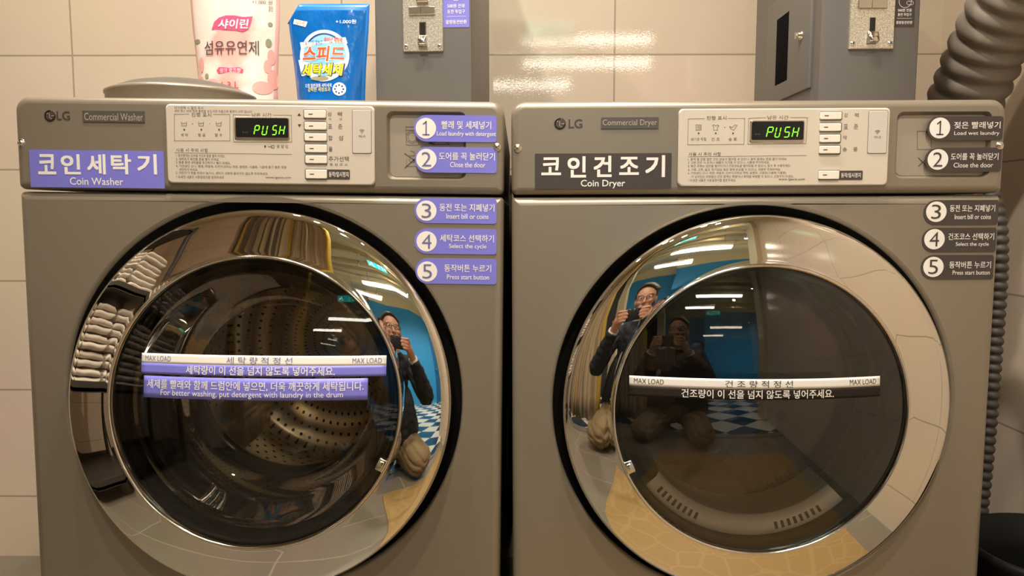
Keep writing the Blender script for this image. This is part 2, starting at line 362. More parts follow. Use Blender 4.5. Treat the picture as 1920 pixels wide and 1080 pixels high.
slab('wall_curtain_room', LEFT-0.12, -1.03, -3.3, -3.2, 0, CE, M['cream'])
slab('trim_11', LEFT-0.12, -0.50, -3.3, -3.2, CE, 3.08, M['cream'])
slab('trim_12', 0.2, 5.1, -6.6, -6.52, 2.72, 3.08, M['cream'])
slab('trim_13', -3.1, 0.2, -7.38, -7.30, 2.72, 3.08, M['cream'])
d = MB(M['blue_door'], M['blue'], M['steel'])
d.rbox(2.55, 3.45, -6.605, -6.56, 0.0, 2.05, 0.006); d.box(2.65, 3.35, -6.565, -6.553, 1.15, 1.95, 0); d.box(2.65, 3.35, -6.565, -6.553, 0.12, 1.0, 0)
d.tube([(2.63, -6.56, 1.02), (2.63, -6.50, 1.02), (2.75, -6.50, 1.02)], 0.011, 10, 2)
tag(d.build('door_1'), kind='structure')
for i, (yy, zz, hh) in enumerate(((-2.95, 2.92, 0.16), (-3.75, 2.96, 0.12), (-4.75, 2.92, 0.16), (-5.75, 2.96, 0.12))):
    slab('trim_%d' % (7+i), -3.1, 5.1, yy-0.09, yy+0.09, zz, 3.08, M['cream'])
# pipes under the hall ceiling
for i, (yy, zz, r, lb) in enumerate(((-3.35, 2.72, 0.05, 'cream ceiling pipe nearest the laundry corner, above the exit sign'), (-3.98, 2.78, 0.075, 'thick cream ceiling pipe just in front of the long lamp'), (-4.75, 2.80, 0.045, 'thin cream ceiling pipe between the two lamp rows'))):
    b = MB(M['cream']); b.tube([(-3.1, yy, zz), (1.0, yy, zz), (5.1, yy, zz)], r, 16)
    o = b.build('ceiling_pipe'); tag(o, lb, 'pipe', 'pipes under the hall ceiling')
    for x in (-1.5, 0.0, 1.4, 2.8):
        b = MB(M['steel']); b.loops([[(x+dx, yy+(r+0.006)*math.cos(t*math.pi/8), zz+(r+0.006)*math.sin(t*math.pi/8)) for t in range(16)] for dx in (-0.015, 0.015)], 0, True); b.build('pipe_clamp', o)
# lamps
def linear_lamp(x, y, L, label):
    t = empty('linear_lamp', (x, y, 2.45), label=label, cat='lamp', group='linear ceiling lamps')
    b = MB(M['lamp_case']); b.rbox(-L/2-0.02, L/2+0.02, -0.085, 0.085, 0.0, 0.05, 0.008); b.build('housing', t)
    b = MB(M['lamp']); b.rbox(-L/2, L/2, -0.078, 0.078, -0.03, -0.001, 0.012); b.build('tube', t)
    for sx in (-1, 1):
        b = MB(M['steel']); b.tube([(sx*L*0.4, 0, 0.05), (sx*L*0.4, 0, 0.63)], 0.005, 8); b.build('hanger', t)
linear_lamp(0.62, -4.24, 1.15, 'nearer of the two bright white linear lamps reflected in the dryer glass')
linear_lamp(0.10, -5.18, 0.85, 'shorter white linear lamp hanging behind the nearer one')
linear_lamp(2.75, -4.6, 1.2, 'white linear lamp added before the blue door to light the hall')  # this lamp and the next are added for more light in the hall
linear_lamp(-1.7, -4.6, 1.2, 'white linear lamp added beyond the curtain to light the hall')
def downlight(x, y, z, label, watts):
    t = empty('downlight', (x, y, z), label=label, cat='lamp', group='recessed downlights')
    b = MB(M['steel']); b.lathez([(0.055, 0.0), (0.055, -0.006), (0.042, -0.006), (0.040, 0.0)], 32); b.build('rim', t)
    b = MB(M['down']); b.lathez([(0.040, -0.002), (0.02, -0.004), (0.0005, -0.0045)], 32); b.build('lens', t)
    ld = bpy.data.lights.new('downlight_beam', 'SPOT'); ld.energy = watts; ld.color = (1.0, 0.905, 0.775); ld.spot_size = math.radians(130); ld.spot_blend = 0.7; ld.shadow_soft_size = 0.04
    lo = bpy.data.objects.new('downlight_beam', ld); C.objects.link(lo); lo.parent = t; lo.location = (0, 0, -0.02)
downlight(-0.48, -0.28, CE, 'recessed downlight in the ceiling before the washer', SPOT_W*0.36)
downlight(0.12, -0.28, CE, 'recessed downlight in the ceiling before the dryer', SPOT_W*0.42)
def fill_spot(x, y, aim, label):  # added spots: brighten the consoles, let the lower fronts fall darker
    t = empty('fill_spotlight', (x, y, CE), label=label, cat='lamp', group='added fill spotlights')
    d = (Vector(aim)-Vector((x, y, CE-0.12))).normalized(); q = Vector((0, 0, -1)).rotation_difference(d)
    b = MB(M['rack']); b.lathez([(0.03, 0.0), (0.03, -0.02), (0.01, -0.022), (0.01, -0.09)], 24, cap0=True, cap1=True); b.build('mount', t)
    b = MB(M['rack']); b.lathez([(0.02, 0.05), (0.034, 0.045), (0.036, -0.05), (0.031, -0.05), (0.030, -0.03)], 28, cap0=True); o = b.build('can', t); o.location = (0, 0, -0.12); o.rotation_euler = q.to_euler()
    b = MB(M['down']); b.lathez([(0.030, -0.03), (0.015, -0.031), (0.0005, -0.0315)], 28); o = b.build('lens', t); o.location = (0, 0, -0.12); o.rotation_euler = q.to_euler()
    ld = bpy.data.lights.new('spot_beam', 'SPOT'); ld.energy = FILL_W; ld.color = (1.0, 0.905, 0.775); ld.spot_size = math.radians(36); ld.spot_blend = 1.0; ld.shadow_soft_size = 0.03
    lo = bpy.data.objects.new('spot_beam', ld); C.objects.link(lo); lo.parent = t; lo.location = Vector((0, 0, -0.12))+d*0.055; lo.rotation_euler = q.to_euler()
fill_spot(-0.30, -0.95, (-0.30, 0.0, 1.17), 'small dark spotlight added to brighten the washer console')
fill_spot(0.36, -0.95, (0.36, 0.0, 1.17), 'small dark spotlight added to brighten the dryer console')
downlight(-1.05, 0.05, CE, 'downlight added over the left end of the washer to brighten the tiled wall', WALL_W)  # added light for the back wall, left end
downlight(0.25, 0.05, CE, 'downlight added over the dryer to brighten the tiled wall', WALL_W*0.35)  # added light for the back wall, dryer side
downlight(-0.05, -1.75, CE, 'recessed downlight in the ceiling above the kneeling person', SPOT_W*0.4)
downlight(1.75, -5.2, 3.08, 'recessed downlight far back in the hall ceiling', 60)
downlight(0.9, -5.0, 3.08, 'downlight added in the hall ceiling left of the blue door to brighten the hall', 60)  # added, with the one below, to light the blue wall and hall floor
downlight(3.1, -5.2, 3.08, 'downlight added in the hall ceiling before the blue door to brighten the hall', 60)
downlight(0.9, -3.35, 3.08, 'recessed downlight in the hall ceiling behind the exit sign', 45)

# ------------------------------------------------------------------ laundry machines
MW, MD, SEAM = 0.686, 0.72, 0.1295
RP = [(0.2065, 8.8), (0.212, 9.6), (0.220, 10.7), (0.228, 11.6), (0.239, 12.5), (0.250, 13.4), (0.259, 14.8), (0.264, 19), (0.267, 30), (0.2695, 47), (0.2715, 68)]
def ring_profile():
    P = [(RP[0][0], -0.040)]
    for (r0, a0), (r1, a1) in zip(RP, RP[1:]): P.append((r1, P[-1][1]+(r1-r0)*math.tan(math.radians((a0+a1)/2))))
    return P
GR, GA = 0.67, -0.068
def cap(R, apex): return lambda x, z: apex+R-math.sqrt(max(R*R-x*x-z*z, 1e-6))
G_OUT = cap(GR, GA)
def machine(kind):
    wash = kind == 'washer'
    H, loc, ry = (1.032, (-0.374, 0, 0), 0.0117) if wash else (1.029, (0.3368, 0, 0), -0.0037)
    root = empty('washing_machine' if wash else 'tumble_dryer', loc, (0, ry, 0),
                 'graphite grey front-loading coin washer with purple stickers, standing left of the dryer' if wash else
                 'graphite grey front-loading coin dryer with dark stickers, standing right of the washer',
                 'washing machine' if wash else 'dryer', )
    mx = Matrix.Translation(loc) @ Matrix.Rotation(ry, 4, 'Y'); F = Frame(mx)
    hw = MW/2; zs = H-SEAM
    dc = (0.0, 0.607) if wash else (0.001, 0.599)
    # --- lower cabinet with the round door recess
    b = MB(M['body'], M['black'], M['rubber'])
    def shell(x0, x1, z0, z1, rt, rb, bv, hole, seg=6):
        Ls = []
        for i in range(seg+1):
            t = math.pi/2*i/seg; ins = bv*(1-math.sin(t)); y = bv*(1-math.cos(t))
            Ls.append([(p[0], y, p[1]) for p in rrect(x0+ins, x1-ins, z0+ins, z1-ins, max(rt-ins, 0.0015), max(rb-ins, 0.0015))])
        Ls.append([(p[0], MD, p[1]) for p in rrect(x0, x1, z0, z1, max(rt, 0.0015), max(rb, 0.0015))])
        b_ = Ls
        return b_, [(p[0], p[2]) for p in Ls[0]]
    Ls, front = shell(-hw, hw, 0.0, zs-0.0025, 0.006, 0.004, 0.012, None)
    hole = circle(dc[0], dc[1], 0.2905, 128)
    b.holed(front, hole, 0.0); b.loops(Ls, 0, True, True, False, True)
    b.lathe([(0.2905, 0.0), (0.2885, 0.0008), (0.2865, 0.003), (0.2855, 0.007)], 128, 0, dc)
    b.lathe([(0.2855, 0.007), (0.284, 0.016), (0.279, 0.024), (0.268, 0.030), (0.255, 0.034), (0.195, 0.036)], 128, 1, dc)
    b.build('cabinet', root)
    # --- console above the seam
    b = MB(M['body'])
    Ls, front = shell(-hw, hw, zs+0.0005, H, 0.020, 0.008, 0.010, None)
    if wash: hx0, hy0, hx1, hy1 = 725, 209, 874, 337
    else: hx0, hy0, hx1, hy1 = 1680, 209, 1858, 334
    hole = F.rr(hx0, hy0, hx1, hy1, 0, 0.009); b.holed(front, hole, 0.0); b.loops(Ls, 0, True, True, False, True)
    inner = inset(hole, 0.0035)
    b.loops([[(x, 0, z) for x, z in hole], [(x, 0.0012, z) for x, z in inset(hole, 0.0006)], [(x, 0.005, z) for x, z in inset(hole, 0.0026)], [(x, 0.006, z) for x, z in inner]], 0, True)
    b.build('console', root)
    # recessed pictogram plate
    b = MB(M['plate'], M['ink_soft'], M['ink']); b.plate(inner, 0.0055, 0.0075, 0, 0.0006)
    if wash:
        P = lambda x, y: F.at(x, y, 0.0052)
        b.line([P(761, 238), P(785, 238), P(785, 272), P(762, 272)], 0.0006, 0.0052, 1, True)
        b.line([P(761, 244), P(776, 244)], 0.0006, 0.0052, 1)
        for r in (0.0085, 0.0062): b.line([(P(773, 257)[0]+r*math.cos(t/12*math.pi), P(773, 257)[1]+r*math.sin(t/12*math.pi)) for t in range(24)], 0.0005, 0.0052, 1, True)
        b.line([P(815, 266), P(812, 271), P(836, 271), P(842, 271), P(837, 266)], 0.0009, 0.0052, 2); b.flat([P(804, 271), P(812, 271), P(812, 266), P(804, 266)], 0.0052, 1)
        b.line([P(759, 288), P(780, 303)], 0.0011, 0.0052, 2); b.line([P(759, 315), P(779, 297)], 0.0011, 0.0052, 2)
        b.line([P(762, 299), P(762, 312), P(782, 312)], 0.0006, 0.0052, 1); b.line([P(770, 283), P(777, 285), P(777, 292), P(768, 292)], 0.0006, 0.0052, 1)
        b.line([P(767, 298), P(770, 304), P(776, 304), P(778, 300)], 0.0007, 0.0052, 1)
    else:
        P = lambda x, y: F.at(x, y, 0.0052)
        b.line([P(1720, 246), P(1746, 246), P(1746, 280), P(1720, 280)], 0.0006, 0.0052, 1, True)
        b.line([P(1722, 296), P(1738, 312)], 0.001, 0.0052, 2); b.line([P(1722, 312), P(1738, 296)], 0.001, 0.0052, 2)
    b.build('pictogram_plate', root)
    # console latch screws in their dimples
    for px, py in (((932, 276), (40, 268)) if wash else ((970, 278), (1881, 273))):
        x, z = F.at(px, py, 0.0); x = max(min(x, hw-0.009), -hw+0.009)
        b = MB(M['screw'], M['black']); b.lathe([(0.0056, -0.0003), (0.0048, -0.0012), (0.0036, -0.0010), (0.0032, -0.0026), (0.0022, -0.0034), (0.0003, -0.0037)], 24, 0, (x, z))
        b.line([(x-0.002, z-0.0008), (x+0.002, z+0.0008)], 0.0007, -0.0038, 1); b.build('latch_screw', root)
    # --- brand emblem and model badge
    if wash: ex, ey, t0, t1, bx0, bx1, by0, by1, s2 = 93, 217, 106, 131, 155, 271, 208, 229, 'Commercial Washer'
    else: ex, ey, t0, t1, bx0, bx1, by0, by1, s2 = 1050, 232, 1066, 1092, 1127, 1235, 220, 241, 'Commercial Dryer'
    b = MB(M['ink'], M['plate']); cx, cz = F.at(ex, ey, -0.001); R = 0.0083
    b.plate(circle(cx, cz, R, 48), -0.0005, 0.001, 0, 0.0003)
    g = [(cx+R*0.80*math.cos(math.radians(t)), cz+R*0.80*math.sin(math.radians(t))) for t in range(75, 361, 8)]+[(cx+R*0.80, cz), (cx+R*0.30, cz)]
    b.line(g, 0.0011, -0.0007, 1); b.line([(cx-R*0.05, cz+R*0.42), (cx-R*0.05, cz-R*0.45), (cx+R*0.25, cz-R*0.45)], 0.0010, -0.0007, 1)
    b.flat(circle(cx-R*0.38, cz+R*0.38, 0.0010, 12), -0.0007, 1)
    F.txt(b, 'LG', t0, ey-8.5, t1, ey+8.5, -0.0003, 0, 0.03); b.build('brand_emblem', root)
    b = MB(M['dark_grey'], M['plate']); b.plate(F.rr(bx0, by0, bx1, by1, -0.0008, 0.0006), -0.0012, 0.001, 0)
    bd = b.build('model_badge', root)
    b = MB(mat('badge_lettering', (0.42, 0.37, 0.31), 0.5)); F.txt(b, s2, bx0+3, by0+4, bx1-3, by1-3, -0.0015, 0, 0.004); b.build('lettering', bd)
    # --- control panel
    if wash: cpx = (312, 197, 702, 345)
    else: cpx = (1272, 203, 1667, 348)
    YP = -0.0045; b = MB(M['panel'], M['body'])
    b.plate(F.rr(*cpx, YP, 0.006), YP, 0.001, 0, 0.0014)
    cp = b.build('control_panel', root)
    I = MB(M['ink'], M['ink_soft']); YI = YP-0.0003
    L = lambda pts, wd=0.0005, mi=1, closed=False: I.line([F.at(x, y, YI) for x, y in pts], wd, YI, mi, closed)
    T = lambda s, x0, y0, x1, y1, mi=1, bold=0.0: F.txt(I, s, x0, y0, x1, y1, YI, mi, bold)
    def dot(x, y, r=0.0012, mi=0): c_ = F.at(x, y, YI); I.flat(circle(c_[0], c_[1], r, 14), YI, mi)
    if wash:
        T('대기전력 시 절전 표시', 327, 199.5, 381, 204.5); T('세탁 코스 선택 후에 동전을 넣으시면 자동으로 동작이 시작 됩니다', 327, 206, 472, 211)
        L([(354, 214), (327, 214), (327, 264), (431, 264), (431, 214.5), (400, 214.5)]); T('진행 표시', 359, 211, 396, 219, 1)
        for x in (345, 377, 410):
            L([(x-5, 228), (x-4.2, 236), (x+4.2, 236), (x+5, 228)]); L([(x-5, 231), (x-2, 232), (x+1, 230.5), (x+5, 231.5)]); dot(x+0.5, 243)
        dot(361, 232, 0.0006, 1); dot(393, 232, 0.0006, 1)
        for s_, x in (('세 탁', 346), ('헹 굼', 378), ('탈 수', 410)): T(s_, x-7, 250, x+7, 256)
        T('남은 시간', 472, 212, 509, 220); L([(468, 215.5), (437, 215), (438, 266), (547, 266.5), (546, 216), (513, 216)])
        dot(497, 274.5, 0.0014); L([(503, 275), (509, 275)], 0.0008, 0); L([(509, 273), (514, 273), (514, 277.5), (509, 277.5)], 0.0006, 0, True); T('문 잠 김', 519, 272, 540, 277.5)
        T('사용 시 주의 사항', 330, 278, 390, 285); L([(328, 286.5), (547, 289.5)])
        rows = [('1. 동작중에는 도어를 억지로 문을 열지 마세요.', 330, 422, 292), ('2. 세탁조가 회전중 문을 열지 마세요.', 330, 411, 298.5), ('3. 통풍 중엔 세탁물을 추가하거나 빼지 마세요.', 330, 432, 305),
                ('4. 가연성인 신나, 벤젠, 휘발유, 드라이크리닝 액체, 솔벤트, 시용유, 기름때 등이 묻은 옷을', 330, 537, 312.5), ('세탁하지 마세요.', 336, 371, 318),
                ('5. 어린이가 제품 위에서 놀거나, 세탁기 내부에 들어가지 않도록 주의하세요.', 330, 503, 325), ('* 자세한 내용은 사용설명서를 참조하세요.', 330, 421, 332)]
        url = (498, 330.5, 546, 336)
        btn = [(570, 206.5, 611, 221.5), (571, 229, 612, 243.5), (571, 250, 612.5, 264.5), (572, 271, 613, 286), (572.5, 291.5, 613, 306.5), (573, 318, 613, 335)]
        for s_, a in (('강', (614, 210, 622, 218)), ('력', (633, 210, 641, 218)), ('표', (615, 233, 623, 241)), ('준', (634, 233, 642, 241.5)), ('합', (615.5, 254, 623.5, 263)), ('섬', (635, 254, 643, 263)), ('울', (616, 275, 623.5, 284)), ('추가선택', (616, 293, 654, 303))): T(s_, *a, 0)
        T('위', 616, 221, 621, 225.5); T('생', 636, 221, 641, 225.5); T('통 살 코 스', 618, 306, 652, 311)
        I.flat([F.at(*p, YI) for p in ((557.5, 217), (564.5, 217), (561, 212))], YI, 0); I.flat([F.at(*p, YI) for p in ((558, 233), (565, 233), (561.5, 238))], YI, 0)
        go = (613, 318, 656, 336); gt = (616.5, 322, 653.5, 332); wf = (661, 206.5, 696, 287.5); disp = (443, 222, 541, 258); mini = (454, 246, 465, 249.5)
        digs = ((476, 487), (491, 502), (510, 520), (523, 534.5)); dy = (235.5, 252.5)
    else:
        L([(1321, 222.5), (1290.5, 223), (1289.5, 271.5), (1395, 270.5), (1396.5, 222), (1365, 222)]); T('진행 표시', 1325, 217.5, 1362, 225, 0)
        L([(1305, 234), (1315, 234), (1315, 244), (1305, 244)], 0.0005, 1, True)
        for yy in (236.5, 239, 241.5): L([(1307, yy), (1314, yy)], 0.0005, 1)
        for x in (1342,): L([(x-6, 235), (x-3, 234), (x, 236), (x+3, 234), (x+6, 236), (x+3, 238.5), (x+3.5, 244), (x-4, 244), (x-3.5, 238.5)], 0.0005, 1, True)
        L([(1368, 237), (1373, 239), (1378, 234), (1382, 235), (1376, 244), (1371, 242)], 0.0005, 1, True); dot(1359, 239, 0.0007, 0)
        for x in (1310, 1342, 1374.5): dot(x, 250)
        T('배기관 막힘', 1296, 258, 1324, 264); T('건 조', 1334, 258, 1349.5, 264); T('송 풍', 1366, 258, 1382, 264)
        T('남은 시간', 1439, 216.5, 1478.5, 224); L([(1436, 220.5), (1404, 222), (1402, 270.5), (1511, 269), (1514, 220.5), (1482, 220.5)])
        T('사용 시 주의 사항', 1291, 285.5, 1352, 292.5, 0); L([(1290, 294), (1512, 291.5)])
        rows = [('1. 동작 중 문을 열면 건조 성능이 떨어질 수 있으니, 동작 중에는 문을 열지 마세요.', 1290, 1476, 298.5), ('2. 고온 건조 시 도어나 제품이 뜨거울 수 있으니, 사용에 주의하세요.', 1290, 1443, 304.7),
                ('3. 젖은 의류는 금전을 떨어지거나 건조성능을 떨어뜨릴 수 있으니, 탈수 후 사용하세요.', 1290, 1483, 311), ('4. 가죽, 고무, 실크, 전기담요 등은 열에 손상될 수 있으니, 사용에 주의하세요.', 1290, 1464, 318),
                ('5. 가연성인 신나, 벤젠, 휘발유, 드라이크리닝 액체, 솔벤트, 시용유(기름때 기름등)', 1290, 1474, 324.5), ('가 남아있는 의류등은 건조 중에는 폭발이나 화재를 유발할 수 있으니, 건조하지 마세요.', 1296, 1488, 331), ('* 자세한 내용은 사용설명서를 참조하세요.', 1290, 1380, 338)]
        url = (1460, 333.5, 1509, 339.5)
        btn = [(1538, 210, 1578, 224), (1537, 231, 1577, 246), (1537, 252.5, 1575.5, 267), (1536, 273.5, 1575, 288), (1535, 320, 1573.5, 336)]
        for s_, a in (('강', (1583, 212, 1590, 220)), ('력', (1603, 212, 1610, 220)), ('표', (1582, 233, 1590, 242)), ('준', (1601, 233, 1609, 242)), ('약', (1581, 254, 1588, 262)), ('송', (1580, 276, 1588, 284)), ('풍', (1600, 276, 1608, 284))): T(s_, *a, 1)
        go = (1573.5, 320, 1617, 337); gt = (1577, 324, 1614, 333); wf = (1628, 208, 1663, 287.5); disp = (1409, 228, 1506, 262.5); mini = (1415, 250, 1426, 253.5)
        digs = ((1437, 1450), (1453, 1464), (1469.5, 1482), (1485, 1498)); dy = (238.5, 257)
    for s_, x0, x1, y in rows: T(s_, x0, y-2.6, x1, y+2.6, 1)
    T('www.lgecis.com', *url, 0)
    I.build('printed_text', cp)
    # buttons, start label, network plate
    for i, r_ in enumerate(btn):
        k = MB(M['dark_grey']); k.plate(F.rr(r_[0]-1.2, r_[1]-1.2, r_[2]+1.2, r_[3]+1.8, YP, 0.0022), YP-0.0004, YP+0.001, 0)
        k.mats.append(M['button']); k.mats.append(M['ink'])
        k.plate(F.rr(*r_, YP-0.002, 0.0016), YP-0.003, YP, 1, 0.0008)
        c_ = F.at(r_[0]+(r_[2]-r_[0])*0.30, (r_[1]+r_[3])/2, YP-0.003); k.flat(rrect(c_[0]-0.0029, c_[0]+0.0029, c_[1]-0.0006, c_[1]+0.0006, 0.0003), YP-0.0032, 2)
        k.build('button', cp)
    k = MB(M['ink'], M['white']); k.plate(F.rr(*go, YP, 0.0014), YP-0.0008, YP+0.001, 0); F.txt(k, '동작/일시정지', *gt, YP-0.001, 1, 0.01); k.build('start_label', cp)
    k = MB(M['dark_grey'], M['wifi'], M['ink']); k.plate(F.rr(wf[0]-0.8, wf[1]-0.8, wf[2]+0.8, wf[3]+0.8, YP, 0.0022), YP-0.0002, YP+0.001, 0); k.plate(F.rr(*wf, YP, 0.002), YP-0.0009, YP+0.001, 1, 0.0004)
    cx, cz = F.at((wf[0]+wf[2])/2, wf[1]+40, YP-0.0011)
    for r in (0.0018, 0.0032, 0.0046): k.line([(cx+r*math.cos(math.radians(t)), cz-0.002+r*math.sin(math.radians(t))) for t in range(45, 136, 10)], 0.0005, YP-0.0011, 2)
    k.flat(circle(cx, cz-0.002, 0.0006, 10), YP-0.0011, 2); F.txt(k, 'Wi-Fi', (wf[0]+wf[2])/2-6.5, wf[1]+47, (wf[0]+wf[2])/2+6.5, wf[1]+51.5, YP-0.0011, 2); k.build('network_plate', cp)
    # display
    k = MB(M['trim'], M['screen'], M['ink_soft'], M['green'], M['green_off'])
    o_ = F.rr(disp[0]-3.5, disp[1]-2.5, disp[2]+2.5, disp[3]+5, YP, 0.0035); k.plate(o_, YP-0.0012, YP+0.001, 0, 0.0008)
    k.plate(F.rr(*disp, YP, 0.002), YP-0.0018, YP, 1); F.txt(k, '표시부', *mini, YP-0.002, 2)
    SEG = dict(a=((0, 1), (1, 1)), b=((1, 1), (1, .5)), c=((1, .5), (1, 0)), d=((0, 0), (1, 0)), e=((0, .5), (0, 0)), f=((0, 1), (0, .5)), g=((0, .5), (1, .5)))
    for (x0, x1), on in zip(digs, ('abefg', 'bcdef', 'acdfg', 'bcefg')):
        cx, cz, wd, ht = F.rect(x0, dy[0], x1, dy[1], YP-0.0019); wd *= 0.72; sw = 0.0013
        for s_, (p, q) in SEG.items():
            if s_ not in on: continue
            def pt(u, v): return Vector((cx-wd/2+u*wd+(v-0.5)*ht*0.20, cz-ht/2+v*ht))
            a, c2 = pt(*p), pt(*q); dd = (c2-a).normalized(); a = a+dd*sw*0.65; c2 = c2-dd*sw*0.65; nn = Vector((-dd.y, dd.x))*sw*0.5
            k.flat([a-dd*sw*0.4, a-nn, c2-nn, c2+dd*sw*0.4, c2+nn, a+nn], YP-0.0021, 3)
    k.build('display', cp)
    # --- name sticker
    ns = (56, 282, 308, 352) if wash else (1003, 287.5, 1259, 354)
    b = MB(M['purple'] if wash else M['brown']); b.plate(F.rr(*ns, -0.0008, 0.0008), -0.0008, 0.0006, 0); st = b.build('name_sticker', root)
    b = MB(M['white'])
    chars = zip('코인세탁기', ((71, 105), (114, 151), (163, 198), (208, 246), (257, 294)), ((289, 327),)*5) if wash else zip('코인건조기', ((1015, 1052), (1064, 1099), (1113, 1147), (1161, 1198), (1210, 1247)), ((295, 328.5), (293, 333), (292, 332), (294, 328), (291, 332)))
    for ch, (a, c_), (t_, u_) in chars: F.txt(b, ch, a, t_, c_, u_, -0.0011, 0, 0.036)
    if wash: F.txt(b, 'Coin Washer', 131, 333, 231, 347, -0.0011, 0, 0.012)
    else: F.txt(b, 'Coin Dryer', 1089, 337, 1172, 353.5, -0.0011, 0, 0.012)
    b.build('lettering', st)
    # --- step stickers
    if wash:
        S = [((776, 216, 931, 266), (798.5, 240.5), '빨래 및 세제넣기', (828, 227, 921, 242), 'Load laundry with detergent', (819, 246.5, 930, 257.5)),
             ((778, 276, 931.5, 324), (799.5, 298.5), '도어를 꼭 눌러닫기', (823, 286, 928, 300.5), 'Close the door', (844, 304, 910, 314)),
             ((777, 371.5, 931, 419), (799.5, 395), '동전 또는 지폐넣기', (824, 382, 927, 396.5), 'Insert bill or coins', (837, 401, 916, 410.5)),
             ((777, 429, 931, 476.5), (800, 452.5), '세탁코스 선택하기', (825, 440, 926, 454), 'Select the cycle', (842, 457.5, 912, 468)),
             ((779, 485, 931, 532.5), (801, 509), '동작버튼 누르기', (833, 496, 921, 510), 'Press start button', (838, 515, 917, 524))]
    else:
        S = [((1739, 218, 1881, 263), (1762, 240), '젖은 빨래넣기', (1789, 228, 1876, 241), 'Load wet laundry', (1789, 246, 1874, 255)),
             ((1735, 277, 1878, 322), (1758.5, 299), '도어를 꼭 눌러닫기', (1783, 287, 1872, 300), 'Close the door', (1788, 305, 1862, 314)),
             ((1732, 375, 1872, 422), (1755.5, 397), '동전 또는 지폐넣기', (1781, 384, 1866, 397), 'Insert bill or coins', (1790, 402, 1858, 411)),
             ((1729, 427, 1868, 473), (1752, 448.5), '건조코스 선택하기', (1778, 437, 1864, 450), 'Select the cycle', (1792, 454, 1854, 463)),
             ((1727, 478, 1863, 524), (1750, 500.5), '동작버튼 누르기', (1780, 490, 1858, 503), 'Press start button', (1786, 507, 1856, 515))]
    for i, (r_, c_, ko, kr, en, er) in enumerate(S):
        cx, cz, wd, ht = F.rect(*r_, -0.001); b = MB(M['purple'] if wash else M['brown'])
        y_ = -0.0008
        b.plate(rrect(cx-wd/2, cx+wd/2, cz-ht/2, cz+ht/2, 0.004, 0.004, 10, ht/2-0.0006), y_, 0.0006, 0); st = b.build('step_sticker', root)
        k = MB(M['white'], M['purple_ink'] if wash else M['brown']); x, z = F.at(*c_, y_); rd = 19.3*0.000737
        k.plate(circle(x, z, rd, 48), y_-0.0003, y_+0.0005, 0)
        if i == 0:
            u_ = 0.000737; k.line([(x-4.5*u_, z+8*u_), (x+0.3*u_, z+12*u_)], 2.3*u_, y_-0.0006, 1); k.line([(x+0.5*u_, z+11.5*u_), (x+0.5*u_, z-11.5*u_)], 2.5*u_, y_-0.0006, 1); k.line([(x-5.2*u_, z-12*u_), (x+6*u_, z-12*u_)], 2.3*u_, y_-0.0006, 1)
        else: F.txt(k, str(i+1), c_[0]-9, c_[1]-13.5, c_[0]+9, c_[1]+13.5, y_-0.0006, 1, -0.006)
        k.build('number_disc', st)
        k = MB(M['white']); F.txt(k, ko, *kr, y_-0.0003, 0, 0.012); F.txt(k, en, *er, y_-0.0003, 0, 0.008); k.build('lettering', st)
    # --- door
    tilt = -0.085 if wash else 0.0
    dl = (dc[0], 0.0, dc[1])
    b = MB(M['chrome'])
    P = ring_profile(); P = [(0.2050, -0.034), (0.2054, -0.0385), (0.2058, -0.0402)]+P+[(0.2722, P[-1][1]+0.004), (0.2722, 0.012)]
    b.lathe(P, 192); door = b.build('door', root); door.location = dl; door.rotation_euler = (tilt, 0, 0)
    DF = Frame(mx @ Matrix.Translation(dl) @ Matrix.Rotation(tilt, 4, 'X'))
    k = MB(M['trim']); k.lathe([(0.2056, -0.036), (0.2052, -0.0415), (0.2038, -0.0435), (0.2018, -0.0425), (0.2006, -0.0400), (0.2002, -0.034)], 160); k.build('inner_trim', door)
    k = MB(M['black']); k.lathe([(0.2050, -0.036), (0.2022, -0.0345), (0.1965, -0.032), (0.1940, -0.027), (0.1935, -0.01), (0.1935, 0.019), (0.262, 0.021), (0.271, 0.008)], 128); k.build('door_frame', door)
    k = MB(M['glass_w'] if wash else M['glass_d']); N = 26
    k.lathe([(max(0.2008*i/N, 0.0004), G_OUT(0.2008*i/N, 0)) for i in range(N+1)], 128); k.build('glass', door)
    if wash:
        k = MB(M['glass_b']); k.lathe([(0.184, -0.012), (0.178, 0.008), (0.162, 0.036), (0.148, 0.070), (0.140, 0.092), (0.132, 0.103), (0.122, 0.106), (0.110, 0.102), (0.08, 0.095), (0.04, 0.091), (0.0006, 0.090)], 128); k.build('glass_bowl', door)
    else:
        gi = cap(0.43, -0.030); k = MB(M['glass_i']); k.lathe([(max(0.186*i/N, 0.0004), gi(0.186*i/N, 0)) for i in range(N+1)], 128); k.build('inner_glass', door)
    # latch clip on the door frame
    a = math.radians(-25) if wash else math.radians(203)
    k = MB(M['screw']); q = MB(M['screw']); q.rbox(-0.006, 0.006, -0.005, 0.004, -0.009, 0.009, 0.0016)
    q.rbox(-0.003, 0.003, -0.009, -0.004, -0.006, 0.006, 0.001)
    mm = Matrix.Translation((0.1965*math.cos(a), -0.041, 0.1965*math.sin(a))) @ Matrix.Rotation(-a, 4, 'Y'); k.merge(q.bm, 0, True, mm); k.build('door_latch', door)
